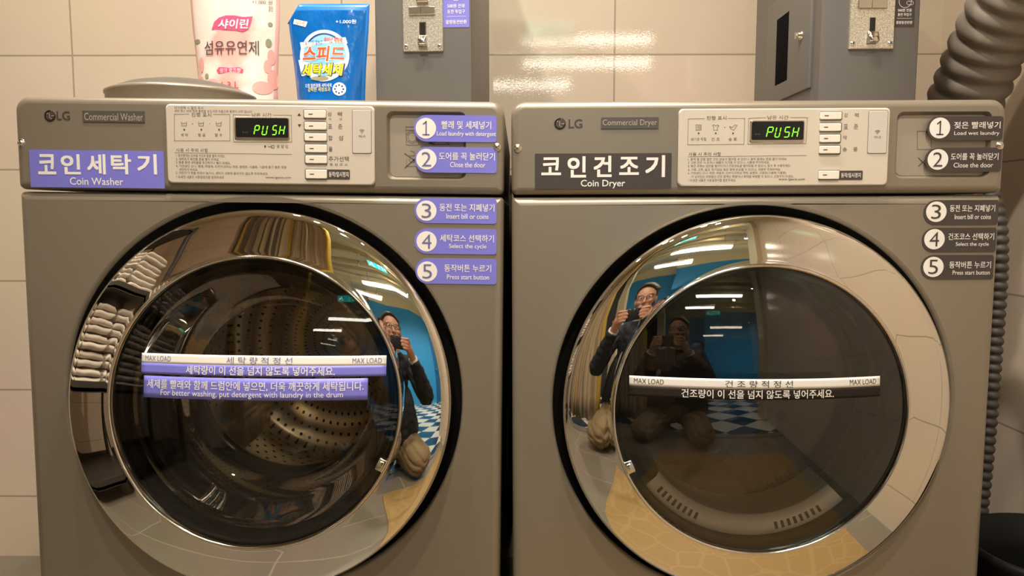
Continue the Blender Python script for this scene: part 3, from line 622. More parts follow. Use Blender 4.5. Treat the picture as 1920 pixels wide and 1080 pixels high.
    # glass stickers follow the bulging pane
    def strip(mb, x0, x1, z0, z1, mi, eps, nx=48, nz=4):
        g = lambda x, z: G_OUT(x, z)-eps
        V = [[mb.bm.verts.new((x0+(x1-x0)*i/nx, g(x0+(x1-x0)*i/nx, z0+(z1-z0)*j/nz), z0+(z1-z0)*j/nz)) for i in range(nx+1)] for j in range(nz+1)]
        for j in range(nz):
            for i in range(nx): mb._f((V[j][i], V[j][i+1], V[j+1][i+1], V[j+1][i]), mi, True)
        U = [[mb.bm.verts.new((v.co.x, v.co.y+0.0004, v.co.z)) for v in r_] for r_ in V]
        edge = [(0, i) for i in range(nx)]+[(j, nx) for j in range(nz)]+[(nz, nx-i) for i in range(nx)]+[(nz-j, 0) for j in range(nz)]
        for (a1, b1), (a2, b2) in zip(edge, edge[1:]+edge[:1]): mb._f((V[a1][b1], U[a1][b1], U[a2][b2], V[a2][b2]), mi, True)
    g6 = lambda x, z: G_OUT(x, z)-0.0006
    if wash:
        b = MB(M['white'], M['purple'])
        x0, z0 = DF.on(266, 668, g6); x1, z1 = DF.on(725, 660, g6); zt = (z0+z1)/2; _, zb = DF.on(266, 686, g6); _, zb2 = DF.on(725, 678.5, g6); zm = (zb+zb2)/2; _, zc = DF.on(266, 706.5, g6); _, zc2 = DF.on(725, 698.5, g6); zc = (zc+zc2)/2
        strip(b, x0, x1, zm, zt, 0, 0.0006); strip(b, x0, x1, zc, zm, 1, 0.0006); msb = b
        x2, z2 = DF.on(270, 709, g6); x3, z3 = DF.on(690, 704, g6); _, z4 = DF.on(270, 751, g6); _, z5 = DF.on(690, 743, g6)
        b = MB(M['purple'], M['white']); zt2, zb3 = (z2+z3)/2, (z4+z5)/2; strip(b, x2, x3, zb3, zt2, 0, 0.0006)
        f2 = lambda x, z: G_OUT(x, z)-0.0006
        wd = x3-x2; cx = (x2+x3)/2; hh = zt2-zb3
        b.text('세제를 빨래와 함께 드럼안에 넣으면, 더욱 깨끗하게 세탁됩니다.', cx, zt2-hh*0.36, wd*0.965, hh*0.44, 0, 1, 0.012, lambda x, z: f2(x, z)-0.0005)
        b.text('For better washing, put detergent with laundry in the drum', cx-wd*0.01, zt2-hh*0.77, wd*0.81, hh*0.34, 0, 1, 0.0, lambda x, z: f2(x, z)-0.0005)
        b.build('advice_sticker', door)
        k2 = M['purple_ink']; words = ('세 탁 량 적 정 선', '세탁량이 이 선을 넘지 않도록 넣어주세요.')
    else:
        b = MB(M['white'], M['brown_glass'])
        x0, z0 = DF.on(1180, 702, g6); x1, z1 = DF.on(1650, 707, g6); zt = (z0+z1)/2; _, zb = DF.on(1180, 720, g6); _, zb2 = DF.on(1650, 725, g6); zm = (zb+zb2)/2; _, zc = DF.on(1180, 740, g6); _, zc2 = DF.on(1650, 745, g6); zc = (zc+zc2)/2
        strip(b, x0, x1, zm, zt, 0, 0.0006); strip(b, x0, x1, zc, zm, 1, 0.0006); msb = b
        k2 = M['ink']; words = ('건 조 량 적 정 선', '건조량이 이 선을 넘지 않도록 넣어주세요.')
    b = msb; b.mats.append(k2); cf = lambda x, z: G_OUT(x, z)-0.0011; wd = x1-x0; cx = (x0+x1)/2; hh = zt-zm
    b.text('MAX LOAD', x0+wd*0.075, (zt+zm)/2, wd*0.115, hh*0.52, 0, 2, 0.0, cf); b.text('MAX LOAD', x1-wd*0.075, (zt+zm)/2, wd*0.115, hh*0.52, 0, 2, 0.0, cf)
    b.text(words[0], cx+wd*0.0, (zt+zm)/2, wd*0.265, hh*0.74, 0, 2, 0.004, cf)
    b.text(words[1], cx-wd*0.0, (zm+zc)/2, wd*0.60, (zm-zc)*0.80, 0, 0, 0.014, cf); b.build('max_load_sticker', door)
    # --- inside: gasket, drum, lifters / lint housing
    if wash:
        b = MB(M['rubber']); b.lathe([(0.200, 0.034), (0.192, 0.037), (0.189, 0.048), (0.190, 0.055), (0.184, 0.060), (0.176, 0.064), (0.173, 0.072), (0.176, 0.080), (0.174, 0.088), (0.166, 0.093), (0.160, 0.098), (0.158, 0.106), (0.161, 0.113), (0.157, 0.121), (0.150, 0.127), (0.147, 0.136), (0.148, 0.142)], 128, 0, dc); b.build('door_gasket', root)
        b = MB(M['drum_plain'], M['drum']); pr = [(0.1485, 0.146), (0.151, 0.139), (0.156, 0.138), (0.170, 0.146), (0.225, 0.168), (0.2475, 0.190)]
        b.lathe([(r, y) for r, y in pr], 96, 0); b.lathe([(0.2475, 0.185), (0.2475, 0.5)], 96, 1); b.lathe([(0.2475, 0.5), (0.235, 0.515), (0.15, 0.52), (0.145, 0.512), (0.08, 0.512), (0.0006, 0.505)], 96, 1)
        dr = b.build('drum', root); dr.location = (dc[0], 0, dc[1])
        for ang in (-22, 98, 218):
            b = MB(M['drum_plain']); a = math.radians(ang); ro = 0.2475; LL = []
            for y, sc in ((0.198, 0.15), (0.215, 0.75), (0.26, 1), (0.42, 1), (0.47, 0.8), (0.49, 0.15)):
                lp = []
                for i in range(13):
                    u = -1+2*i/12; ww = 0.052*(0.7+0.3*sc); h = 0.075*sc*math.cos(u*math.pi/2)**1.3
                    lp.append(((ro-h)*math.cos(a)-u*ww*math.sin(a), y, (ro-h)*math.sin(a)+u*ww*math.cos(a)))
                LL.append(lp)
            b.loops(LL, 0, True, False, False, False); b.build('lifter', dr)
    else:
        b = MB(M['rubber']); b.lathe([(0.200, 0.034), (0.195, 0.034), (0.194, 0.05), (0.192, 0.085), (0.196, 0.10)], 128, 0, dc); b.build('door_gasket', root)
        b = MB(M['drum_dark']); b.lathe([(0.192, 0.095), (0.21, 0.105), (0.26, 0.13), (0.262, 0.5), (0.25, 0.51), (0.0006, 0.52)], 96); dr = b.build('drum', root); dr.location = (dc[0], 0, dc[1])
        for ang in (-60, 60, 180):
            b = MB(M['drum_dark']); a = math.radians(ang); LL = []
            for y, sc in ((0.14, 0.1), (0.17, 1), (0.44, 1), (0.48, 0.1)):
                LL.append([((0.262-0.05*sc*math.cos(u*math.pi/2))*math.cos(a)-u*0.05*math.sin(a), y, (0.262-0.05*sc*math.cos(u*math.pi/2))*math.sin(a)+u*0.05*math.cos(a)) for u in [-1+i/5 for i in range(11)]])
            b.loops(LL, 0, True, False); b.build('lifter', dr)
        # lint filter housing: pale lip with two groups of slots
        b = MB(M['lint'], M['black']); a0, a1 = math.radians(217), math.radians(314); n = 60
        prof = [(0.1932, 0.008), (0.1922, -0.006), (0.189, -0.010), (0.172, -0.007), (0.164, 0.002), (0.161, 0.07)]
        b.loops([[(r*math.cos(a0+(a1-a0)*i/n), y, r*math.sin(a0+(a1-a0)*i/n)) for i in range(n+1)] for r, y in prof], 0, True, False)
        for g0 in (223, 282):
            for j in range(8):
                a = math.radians(g0+j*3.0); d = math.radians(0.72)
                for q0, q1, y0, y1 in ((0.1745, 0.1845, -0.0080, -0.0098),):
                    vs = [b.bm.verts.new((r*math.cos(t), y, r*math.sin(t))) for r, t, y in ((q0, a-d, y0), (q0, a+d, y0), (q1, a+d, y1), (q1, a-d, y1))]; b._f(vs, 1, False)
        lh = b.build('lint_housing', root); lh.location = (dc[0], 0, dc[1])
    return root, F
washer, FWS = machine('washer')
dryer, FDR = machine('dryer')

# ------------------------------------------------------------------ coin boxes on the machines
def coin_box(x, y, z, rz, mirror, pxs, label):
    """body 0.172 wide, 0.37 deep, 0.52 high, origin at the middle of its front foot"""
    t = empty('coin_box', (x, y, z), (0, 0, rz), label, 'coin box', 'coin boxes on the machines')
    F = Frame(Matrix.Translation((x, y, z)) @ Matrix.Rotation(rz, 4, 'Z'))
    b = MB(M['box']); b.rbox(-0.086, 0.086, 0.0, 0.37, 0.0, 0.52, 0.0025); b.build('body', t)
    # coin acceptor plate
    px0, px1, pyb, sx0, sx1, sy0, sy1 = pxs
    X0, zb = F.at(px0, pyb, -0.004); X1, _ = F.at(px1, pyb, -0.004); Hp = 0.128
    b = MB(M['coinplate']); b.plate(rrect(X0, X1, zb, zb+Hp, 0.002), -0.005, 0.001, 0, 0.0012)
    cp = b.build('coin_plate', t); cx = (X0+X1)/2; wd = X1-X0; u = wd/76.0
    k = MB(M['steel'], M['black']); k.plate(rrect(cx-26*u, cx+23*u, zb+66*u, zb+81*u, 0.001), -0.0085, -0.004, 0, 0.001); k.line([(cx-3*u, zb+67*u), (cx-3*u, zb+80*u)], 0.0006, -0.0087, 1); k.build('reject_flap', cp)
    k = MB(M['steel'], M['black']); k.plate(rrect(cx-11*u, cx+11*u, zb+88*u, zb+110*u, 0.002), -0.012, -0.004, 0, 0.002); k.build('coin_slot', cp)
    k = MB(M['trim'], M['black']); k.plate(rrect(cx-6.5*u, cx+6.5*u, zb+30*u, zb+53*u, 0.001), -0.0060, -0.004, 0); k.plate(rrect(cx-4.6*u, cx+4.6*u, zb+29*u, zb+51.5*u, 0.0006), -0.0064, -0.004, 1)
    LL = []
    for zz, dy in ((29, 0.003), (27, 0.009), (18, 0.013), (12, 0.014), (9.5, 0.012), (8.8, 0.006)): LL.append([(cx-8*u, -0.004, zb+zz*u), (cx-8*u, -0.004-dy*0.9, zb+zz*u), (cx-4*u, -0.004-dy, zb+zz*u), (cx+4*u, -0.004-dy, zb+zz*u), (cx+8*u, -0.004-dy*0.9, zb+zz*u), (cx+8*u, -0.004, zb+zz*u)])
    k.loops(LL, 0, True, False); k.build('coin_return', cp)
    for sx in (-1, 1):
        k = MB(M['screw'], M['black']); k.lathe([(4.2*u, -0.0045), (4.0*u, -0.0062), (2.6*u, -0.0072), (0.0003, -0.0074)], 20, 0, (cx+sx*31.5*u, zb+9*u)); k.flat(circle(cx+sx*31.5*u, zb+9*u, 1.3*u, 10), -0.0076, 1); k.build('screw', cp)
    # instruction sticker
    A0, za = F.at(sx0, sy1, -0.0008); A1, _ = F.at(sx1, sy1, -0.0008); a1 = za+0.105; ww = A1-A0
    purple = not mirror
    b = MB(M['purple'] if purple else M['brown']); b.plate(rrect(A0, A1, za, a1, 0.0006), -0.0006, 0.0005, 0); st = b.build('info_sticker', t)
    k = MB(M['white']); y_ = -0.0009; mid = (A0+A1)/2
    k.text('물량동전반환', mid, za+ww*0.20, ww*0.80, ww*0.15, y_, 0, 0.012); k.line([(A0+ww*0.14, za+ww*0.40), (A1-ww*0.14, za+ww*0.40)], 0.0005, y_)
    k.text('동전 투입구', mid, za+ww*0.58, ww*0.68, ww*0.15, y_, 0, 0.012); k.text('500원 전용', mid, za+ww*0.79, ww*0.68, ww*0.15, y_, 0, 0.012)
    k.line([(mid+0.011*math.cos(i/8*math.pi), za+ww*1.22+0.011*math.sin(i/8*math.pi)) for i in range(16)], 0.0008, y_, 0, True); k.line(rrect(mid+0.003, mid+0.014, za+ww*1.05, za+ww*1.22, 0.001, n=2), 0.0008, y_, 0, True)
    k.build('lettering', st)
    # service door on the left flank, drawn from the dryer's box
    if mirror:
        xs = -0.086; b = MB(M['box'], M['black'])
        def yz(px, py):
            o, d = F.ray(px, py); t_ = (xs-o.x)/d.x; return (o.y+d.y*t_, o.z+d.z*t_)
        y0, z0 = yz(1521, 165); y1, z1 = yz(1440, 187); zt = z0+0.205
        b.rbox(xs-0.006, xs+0.001, y0, y1, z0, zt, 0.0015); sd = b.build('service_door', t)
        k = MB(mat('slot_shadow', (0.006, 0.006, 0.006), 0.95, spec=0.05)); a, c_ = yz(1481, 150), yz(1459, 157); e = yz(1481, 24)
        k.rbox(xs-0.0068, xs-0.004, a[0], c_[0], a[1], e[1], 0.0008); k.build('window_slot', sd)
        kx, kz = yz(1508, 67); k = MB(M['screw']); LL = []
        for r, dx in ((0.009, 0.006), (0.0092, 0.008), (0.0065, 0.009), (0.0068, 0.012), (0.0055, 0.0135), (0.0004, 0.014)): LL.append([(xs-dx, kx+r*math.cos(i*math.pi/8), kz+r*math.sin(i*math.pi/8)) for i in range(16)])
        k.loops(LL, 0, True); k.box(xs-0.017, xs-0.0135, kx-0.0014, kx+0.0014, kz-0.006, kz+0.006); k.build('lock_knob', sd)
    return t
WT = 1.032; DT = 1.029
x0, _ = W0.at(707, 180, 0.30); x1, _ = W0.at(883, 183, 0.30)
coin_box((x0+x1)/2, 0.30, WT+0.0005, math.radians(-2.6), False, (756, 831, 96.5, 831, 880, 0, 51.5), 'grey coin box with purple sticker standing on the washer')
x0, _ = W0.at(1537, 178, 0.30); x1, _ = W0.at(1715, 178, 0.30)
coin_box((x0+x1)/2, 0.30, DT+0.0005, 0.0, True, (1591, 1675, 92, 1676, 1714, 0, 50), 'grey coin box with side service door standing on the dryer')

# ------------------------------------------------------------------ pouches and lid on the washer
def pouch(name, label, cat, y, px_l, px_r, ptop, zbase, thick, film, seal, deco, hgt=None, notch=False, cut=False):
    """stand-up pouch: px_l / px_r are (top, bottom) edge pixels"""
    (lt, lb), (rt_, rb) = px_l, px_r
    xl_b, _ = W0.at(lb, 180, y); xr_b, _ = W0.at(rb, 180, y); xl_t, zt = W0.at(lt, ptop, y); xr_t, _ = W0.at(rt_, ptop, y)
    cx = (xl_b+xr_b)/2; h = hgt or zt-zbase
    t = empty(name, (cx, y, zbase), (0, 0, 0), label, cat)
    F = Frame(Matrix.Translation((cx, y, zbase)))
    def edges(v):
        if hgt: v = min(v*h/(zt-zbase), 1.15)
        bulge = 0.003*math.sin(math.pi*min(v*1.3, 1))
        return (xl_b+(xl_t-xl_b)*v-cx+bulge*0.6, xr_b+(xr_t-xr_b)*v-cx-bulge*0.6)
    def th(v): return thick*(1-v)**0.8*(0.75+0.25*min(v*6, 1))+0.0012
    def ysurf(x, z):
        v = min(max(z/h, 0), 1); a, c_ = edges(v); u = max(-1, min(1, (2*x-a-c_)/(c_-a)))
        return -th(v)*(1-abs(u)**2.6)**0.75-0.0008+0.0016*math.sin(x*90+z*40)*(1-u*u)*(1-v)
    nu, nv = 28, 36; b = MB(film, seal); front = []; back = []
    for j in range(nv+1):
        v = j/nv; a, c_ = edges(v); z = v*h
        topc = 0.0
        row = []; rb_ = []
        for i in range(nu+1):
            u = -1+2*i/nu; x = (a+c_)/2+u*(c_-a)/2
            zz = z
            if cut and v > 0.80: zz = min(z, h*(0.84+0.16*min(1, max(0, (u+1)/0.30)))) if u < -0.70 else z
            row.append(b.bm.verts.new((x, ysurf(x, z), zz))); rb_.append(b.bm.verts.new((x, -ysurf(x, z)*0.9, zz)))
        front.append(row); back.append(rb_)
    for S in (front, back):
        for j in range(nv):
            for i in range(nu): b._f((S[j][i], S[j][i+1], S[j+1][i+1], S[j+1][i]), 1 if (j >= nv-2 or i == 0 or i == nu-1) else 0, True)
    rim = lambda S: [S[0][i] for i in range(nu)]+[S[j][nu] for j in range(nv)]+[S[nv][nu-i] for i in range(nu)]+[S[nv-j][0] for j in range(nv)]
    A, B = rim(front), rim(back)
    for i in range(len(A)): b._f((A[i], B[i], B[(i+1) % len(B)], A[(i+1) % len(A)]), 0, True)
    t_body = b.build('film_body', t)
    deco(t, F, ysurf)
    return t
def conf_poly(mb, pts, ys, eps, mi, n=None):
    """a printed patch following the film: fan of rings"""
    cx = sum(p[0] for p in pts)/len(pts); cz = sum(p[1] for p in pts)/len(pts)
    rings = [[(cx+(x-cx)*k, cz+(z-cz)*k) for x, z in pts] for k in (1.0, 0.75, 0.5, 0.25)]
    L = [[mb.bm.verts.new((x, ys(x, z)-eps, z)) for x, z in r] for r in rings]; m_ = len(pts)
    for a, b in zip(L, L[1:]):
        for i in range(m_): mb._f((a[i], a[(i+1) % m_], b[(i+1) % m_], b[i]), mi, True)
    c = mb.bm.verts.new((cx, ys(cx, cz)-eps, cz))
    for i in range(m_): mb._f((L[-1][i], L[-1][(i+1) % m_], c), mi, True)
def blue_deco(t, F, ys):
    on = lambda x, y: F.on(x, y, ys)
    b = MB(M['p_white'], M['p_sky'], M['p_navy'], M['p_leaf'])
    cx, cz = on(607, 104); ex, ez = on(655, 104); r = ex-cx; _, tz = on(607, 56); rz = tz-cz
    conf_poly(b, circle(cx, cz, r, 48, rz), ys, 0.0007, 0); conf_poly(b, circle(cx+r*0.03, cz+rz*0.05, r*0.86, 48, rz*0.84), ys, 0.0011, 1)
    arc = [(cx+r*0.80*math.cos(math.radians(a)), cz+rz*0.84*math.sin(math.radians(a))) for a in range(48, 140, 6)]
    for p, q in zip(arc, arc[1:]):
        d = Vector((q[0]-p[0], q[1]-p[1])).normalized()*0.0012; vs = [(p[0]+d.y, p[1]-d.x), (q[0]+d.y, q[1]-d.x), (q[0]-d.y, q[1]+d.x), (p[0]-d.y, p[1]+d.x)]
        b._f([b.bm.verts.new((x, ys(x, z)-0.0014, z)) for x, z in vs], 2, False)
    conf_poly(b, [on(*p) for p in ((563, 80), (648, 70), (652, 82), (565, 93))], ys, 0.0014, 0)
    conf_poly(b, circle(*on(636, 167), 0.0115, 28), ys, 0.0008, 0)
    for a in range(0, 360, 45):
        x, z = on(636, 167); conf_poly(b, circle(x+0.007*math.cos(math.radians(a)), z+0.007*math.sin(math.radians(a)), 0.0016, 8), ys, 0.0012, 2)
    conf_poly(b, [on(*p) for p in ((552, 36), (577, 41), (573, 51), (550, 45))], ys, 0.0008, 0)
    conf_poly(b, [on(*p) for p in ((560, 113), (650, 113), (644, 143), (566, 143))], ys, 0.0013, 0)
    conf_poly(b, circle(*on(600, 147), 0.016, 24, 0.004), ys, 0.0012, 3)
    b.build('emblem', t)
    b = MB(M['p_red'], M['p_yellow'], M['p_navy'], M['p_white'])
    def tx(s, x0, y0, x1, y1, mi, bold, eps=0.002, **k): F.txt(b, s, x0, y0, x1, y1, 0, mi, bold, ys, eps, **k)
    tx('스피드', 568, 85, 648, 117, 3, 0.065, 0.0017, shear=0.1); tx('스피드', 569, 86, 647, 115, 0, 0.040, shear=0.1)
    tx('세탁세제', 566, 118, 646, 143, 2, 0.06, 0.0017, shear=0.15); tx('세탁세제', 568, 119, 643, 142, 1, 0.035, shear=0.15)
    tx('찬물에서도 잘녹고', 568, 76, 605, 84, 2, 0.0); tx('뛰어난 세척력', 608, 70, 642, 80, 0, 0.02)
    tx('샤이린', 554, 38.5, 573, 48, 0, 0.0, 0.0012, rot=-0.16); tx('+1,000원', 630, 37, 668, 45, 3, 0.0)
    tx('드럼 일반겸용 세탁세제', 573, 157, 622, 164, 3, 0.0); tx('강력한 세정효과', 578, 164, 620, 172, 1, 0.0)
    b.build('lettering', t)
pouch('detergent_pouch', 'blue glossy stand-up detergent pouch leaning before the tiled wall, left of the coin box', 'pouch', 0.30, (538, 560), (693, 683), 8, WT-0.002, 0.034, M['blue_film'], M['film_seal'], blue_deco, cut=True)
def pink_deco(t, F, ys):
    on = lambda x, y: F.on(x, y, ys)
    b = MB(M['p_pink'], M['p_leaf'], M['p_petal'])
    conf_poly(b, [on(*p) for p in ((397, 56), (402, 41), (411, 33), (424, 29), (440, 29), (456, 32), (474, 31), (471, 43), (466, 55), (456, 60), (442, 57), (420, 56))], ys, 0.0008, 0)
    conf_poly(b, [on(*p) for p in ((406, 132), (411, 126), (450, 126), (457, 131), (455, 137), (410, 138))], ys, 0.0008, 0)
    for x, y, r, rz, mi in ((504, 81, 0.005, 0.008, 1), (388, 143, 0.004, 0.005, 1), (370, 78, 0.007, 0.004, 1), (507, 46, 0.004, 0.004, 1), (509, 108, 0.006, 0.014, 2), (502, 125, 0.006, 0.012, 2), (378, 122, 0.005, 0.014, 2), (398, 156, 0.013, 0.008, 2), (492, 165, 0.016, 0.012, 2), (512, 150, 0.008, 0.018, 2), (378, 152, 0.006, 0.008, 2)):
        conf_poly(b, circle(*on(x, y), r, 20, rz), ys, 0.0008, mi)
    b.build('emblem', t)
    b = MB(M['p_white'], M['p_dark'], M['p_rose'])
    def tx(s, x0, y0, x1, y1, mi, bold, **k): F.txt(b, s, x0, y0, x1, y1, 0, mi, bold, ys, 0.0014, **k)
    tx('샤이린', 410, 36, 466, 54, 0, 0.03, shear=0.15); tx('섬유유연제', 384, 76, 486, 102, 1, 0.008); tx('핑크 로즈향', 413, 128, 452, 136.5, 0, 0.0)
    tx('1.3 L', 416, 153, 448, 166, 2, 0.01); tx('+1,000', 473, 1, 499, 8, 1, 0.0); tx('원', 503, 1, 511, 9, 1, 0.0); tx('할인', 504, 12, 512, 22, 1, 0.0)
    b.build('lettering', t)
pouch('softener_pouch', 'pink and cream stand-up fabric softener pouch, left of the blue pouch on the washer', 'pouch', 0.36, (357, 376), (525, 520), 0, WT-0.002, 0.040, M['pink_film'], M['pink_seal'], pink_deco, hgt=0.30)
x0, _ = W0.at(212, 180, 0.17); x1, _ = W0.at(474, 180, 0.17)
r = (x1-x0)/2; b = MB(M['body'], M['dark_grey']); b.lathez([(r*0.97, 0.0), (r*0.985, 0.006), (r*0.985, 0.022), (r, 0.024), (r, 0.0275), (r*0.93, 0.031)], 64, 0, cap0=True); b.lathez([(r*0.93, 0.031), (r*0.72, 0.041), (r*0.46, 0.0475), (r*0.2, 0.0505), (0.0006, 0.051)], 64, 1)
o = b.build('domed_lid'); o.location = ((x0+x1)/2, 0.17, WT+0.003); tag(o, 'low round domed grey lid lying on the washer before the pink pouch', 'lid')

# ------------------------------------------------------------------ duct, hose, bin beside the dryer
def ridged(mb, pts, r, pitch, amp, n=28, mi=0):
    P = [Vector(p) for p in pts]; out = []; seg = 14     # catmull-rom
    Q = [P[0]*2-P[1]]+P+[P[-1]*2-P[-2]]
    for i in range(1, len(Q)-2):
        for k in range(seg):
            t = k/seg; a, b_, c_, d_ = Q[i-1:i+3]; out.append(0.5*((2*b_)+(c_-a)*t+(2*a-5*b_+4*c_-d_)*t*t+(3*b_-a-3*c_+d_)*t**3))
    out.append(P[-1]); D = [0]
    for a, b_ in zip(out, out[1:]): D.append(D[-1]+(b_-a).length)
    tot = D[-1]; pp = []; rr_ = []; s_ = 0; step = pitch/7; j = 0
    while s_ < tot:
        while D[j+1] < s_: j += 1
        f = (s_-D[j])/(D[j+1]-D[j]); pp.append(out[j].lerp(out[j+1], f)); rr_.append(r+amp*(abs(math.sin(math.pi*s_/pitch))*2-1)); s_ += step
    mb.tube(pp, rr_, n, mi)
b = MB(M['hose']); ridged(b, [(0.90, 0.62, 0.35), (0.90, 0.60, 0.70), (0.90, 0.54, 1.0), (0.902, 0.47, 1.13), (0.903, 0.39, 1.235), (0.905, 0.27, 1.34), (0.905, 0.10, 1.44), (0.905, -0.10, 1.56)], 0.067, 0.036, 0.0045)
tag(b.build('exhaust_duct'), 'thick ribbed grey flexible duct rising behind the dryer at the right wall', 'duct')
b = MB(M['hose_dark']); ridged(b, [(0.815, 0.27, 0.005), (0.822, 0.24, 0.30), (0.835, 0.245, 0.62), (0.838, 0.26, 0.86), (0.82, 0.33, 0.96), (0.76, 0.40, 0.93)], 0.012, 0.016, 0.002, 16)
tag(b.build('drain_hose'), 'thin dark ribbed hose hanging between the dryer and the right wall', 'hose')
b = MB(M['black']); b.tube([(-0.036, 0.747, 0.93), (-0.034, 0.748, 0.80), (-0.012, 0.747, 0.55), (-0.010, 0.747, 0.25), (-0.05, 0.745, 0.02)], 0.022, 16); b.tube([(-0.036, 0.747, 0.925), (-0.036, 0.747, 0.965)], [0.024, 0.020], 16)  # added hose, keeps the lit wall behind the gap dark
tag(b.build('inlet_hose'), 'black hose darkening the narrow gap between the two machines', 'hose')
b = MB(mat('bin_plastic', (0.008, 0.008, 0.008), 0.55, spec=0.2)); b.lathez([(0.105, 0.0), (0.125, 0.30), (0.130, 0.345), (0.136, 0.350), (0.136, 0.362), (0.128, 0.362), (0.120, 0.30), (0.10, 0.012), (0.0006, 0.011)], 48, cap0=True)
o = b.build('waste_bin'); o.location = (0.838, 0.055, 0); tag(o, 'black plastic waste bin on the floor between the dryer and the right wall', 'bin')

# ------------------------------------------------------------------ what the chrome reflects: mat, rack, curtain, sign
m = tile_mat('mat_tan', (0.50, 0.33, 0.12), (0.53, 0.35, 0.13), (0.62, 0.44, 0.20), 0.2, 0.2, 0, 0, 'xy', 0.002, 0.6)
n, l, bs = nt(m); vo = n.new('ShaderNodeTexVoronoi'); vo.feature = 'DISTANCE_TO_EDGE'; vo.inputs['Scale'].default_value = 9; tc = n.new('ShaderNodeTexCoord'); l.new(tc.outputs['Object'], vo.inputs['Vector'])
rp = n.new('ShaderNodeValToRGB'); rp.color_ramp.elements[0].color = (0.385, 0.262, 0.108, 1); rp.color_ramp.elements[1].color = (0.345, 0.222, 0.083, 1); rp.color_ramp.elements[0].position = 0.02; rp.color_ramp.elements[1].position = 0.05
l.new(vo.outputs['Distance'], rp.inputs[0]); l.new(rp.outputs[0], bs.inputs['Base Color'])
b = MB(m); b.rbox(-0.46, 0.46, -0.51, 0.51, 0.0, 0.008, 0.003)
o = b.build('floor_mat'); o.location = (0.40, -0.62, 0.0); tag(o, 'tan stone-patterned mat on the floor before the dryer', 'mat')
# storage rack with towels
rk = empty('storage_rack', (-1.62, -0.62, 0), label='dark metal storage rack of folded towels at the left wall', cat='rack')
for sx in (-0.22, 0.22):
    for sy in (-0.55, 0.55):
        b = MB(M['rack']); b.rbox(sx-0.018, sx+0.018, sy-0.018, sy+0.018, 0, 1.8, 0.003); b.build('post', rk)
for z in (0.10, 0.56, 1.06, 1.70):
    b = MB(M['rack']); b.rbox(-0.235, 0.235, -0.565, 0.565, z, z+0.025, 0.004)
    for sx in (-0.235, 0.225): b.box(sx, sx+0.01, -0.565, 0.565, z, z+0.05)
    b.build('shelf', rk)
def towel_mesh():
    b = MB(M['towel']); n, k = 24, 8; th = 0.078
    for lay in range(2):
        LL = []
        for i in range(n+1):
            y = -0.17+0.34*i/n; lp = []
            for a in range(16):
                t = 2*math.pi*a/16; c, s_ = math.cos(t), math.sin(t)
                x = 0.17*math.copysign(abs(c)**0.35, c); z = th/2*0.5*math.copysign(abs(s_)**0.6, s_)+th*0.25+lay*th*0.5
                z += 0.002*math.sin(y*38+lay*2+x*11); e = min(1, (0.172-abs(y))/0.03)
                lp.append((x*(0.95+0.05*e), y, th/2+(z-th/2)*(0.5+0.5*max(e, 0))))
            LL.append(lp)
        b.loops(LL, 0, True, True, True, True)
    me_o = b.build('folded_towel'); return me_o
tw = towel_mesh(); first = True
for z0, cnt, ys_, lb in ((1.0865, 4, (-0.36, 0.0, 0.36), 'white folded towel on the upper shelf of the dark rack'), (0.5865, 5, (-0.36, 0.0, 0.36), 'cream folded towel on the middle shelf of the dark rack')):
    for y in ys_:
        for i in range(cnt):
            o = tw if first else tw.copy()
            if not first: C.objects.link(o)
            first = False
            o.location = (-1.62+random.uniform(-0.012, 0.02), -0.62+y+random.uniform(-0.004, 0.004), z0+i*0.0828); o.rotation_euler = (0, 0, random.uniform(-0.02, 0.02))
            tag(o, lb, 'towel', 'folded towels on the rack')
# curtain
cm = mat('striped_curtain', (0.6, 0.5, 0.35), 0.85); n, l, bs = nt(cm)
tc = n.new('ShaderNodeTexCoord'); sp = n.new('ShaderNodeSeparateXYZ'); mr = n.new('ShaderNodeMapRange'); mr.inputs[1].default_value = -0.46; mr.inputs[2].default_value = 0.46
rp = n.new('ShaderNodeValToRGB'); rp.color_ramp.interpolation = 'CONSTANT'
BE, DK, YE, PL = (0.56, 0.46, 0.31), (0.19, 0.155, 0.12), (0.55, 0.36, 0.05), (0.47, 0.37, 0.24)
stops = [(0, DK), (0.055, YE), (0.09, DK), (0.15, BE), (0.195, DK), (0.235, BE), (0.275, DK), (0.31, BE), (0.345, DK), (0.375, BE), (0.42, DK), (0.45, BE), (0.48, DK), (0.50, BE), (0.56, YE), (0.585, DK), (0.60, PL), (0.645, DK), (0.652, PL), (0.685, DK), (0.692, PL), (0.725, DK), (0.732, PL), (0.765, DK), (0.772, PL), (0.93, YE)]
els = rp.color_ramp.elements
els[0].position = 0; els[0].color = (*DK, 1); els[1].position = 1.0; els[1].color = (*YE, 1)
for p, c in stops[1:]: e = els.new(p); e.color = (*c, 1)
l.new(tc.outputs['Object'], sp.inputs[0]); l.new(sp.outputs[0], mr.inputs[0]); l.new(mr.outputs[0], rp.inputs[0]); l.new(rp.outputs[0], bs.inputs['Base Color'])
b = MB(cm); nx, nz = 150, 12
def cw(u, z): return 0.03*math.sin(u*62)+0.012*math.sin(u*25+z*1.3)
LL = []
for j in range(nz+1):
    z = 0.03+2.52*j/nz; fr = [(-0.46+0.92*i/nx+0.012*math.sin(z*2+i*0.1), cw(-0.46+0.92*i/nx, z)-0.002, z) for i in range(nx+1)]
    LL.append(fr+[(x, y+0.004, zz) for x, y, zz in reversed(fr)])
b.loops(LL, 0, True, True, True, True)
o = b.build('curtain'); o.location = (-0.835, -1.78, 0); tag(o, 'beige brown and yellow striped curtain hanging behind the person', 'curtain')
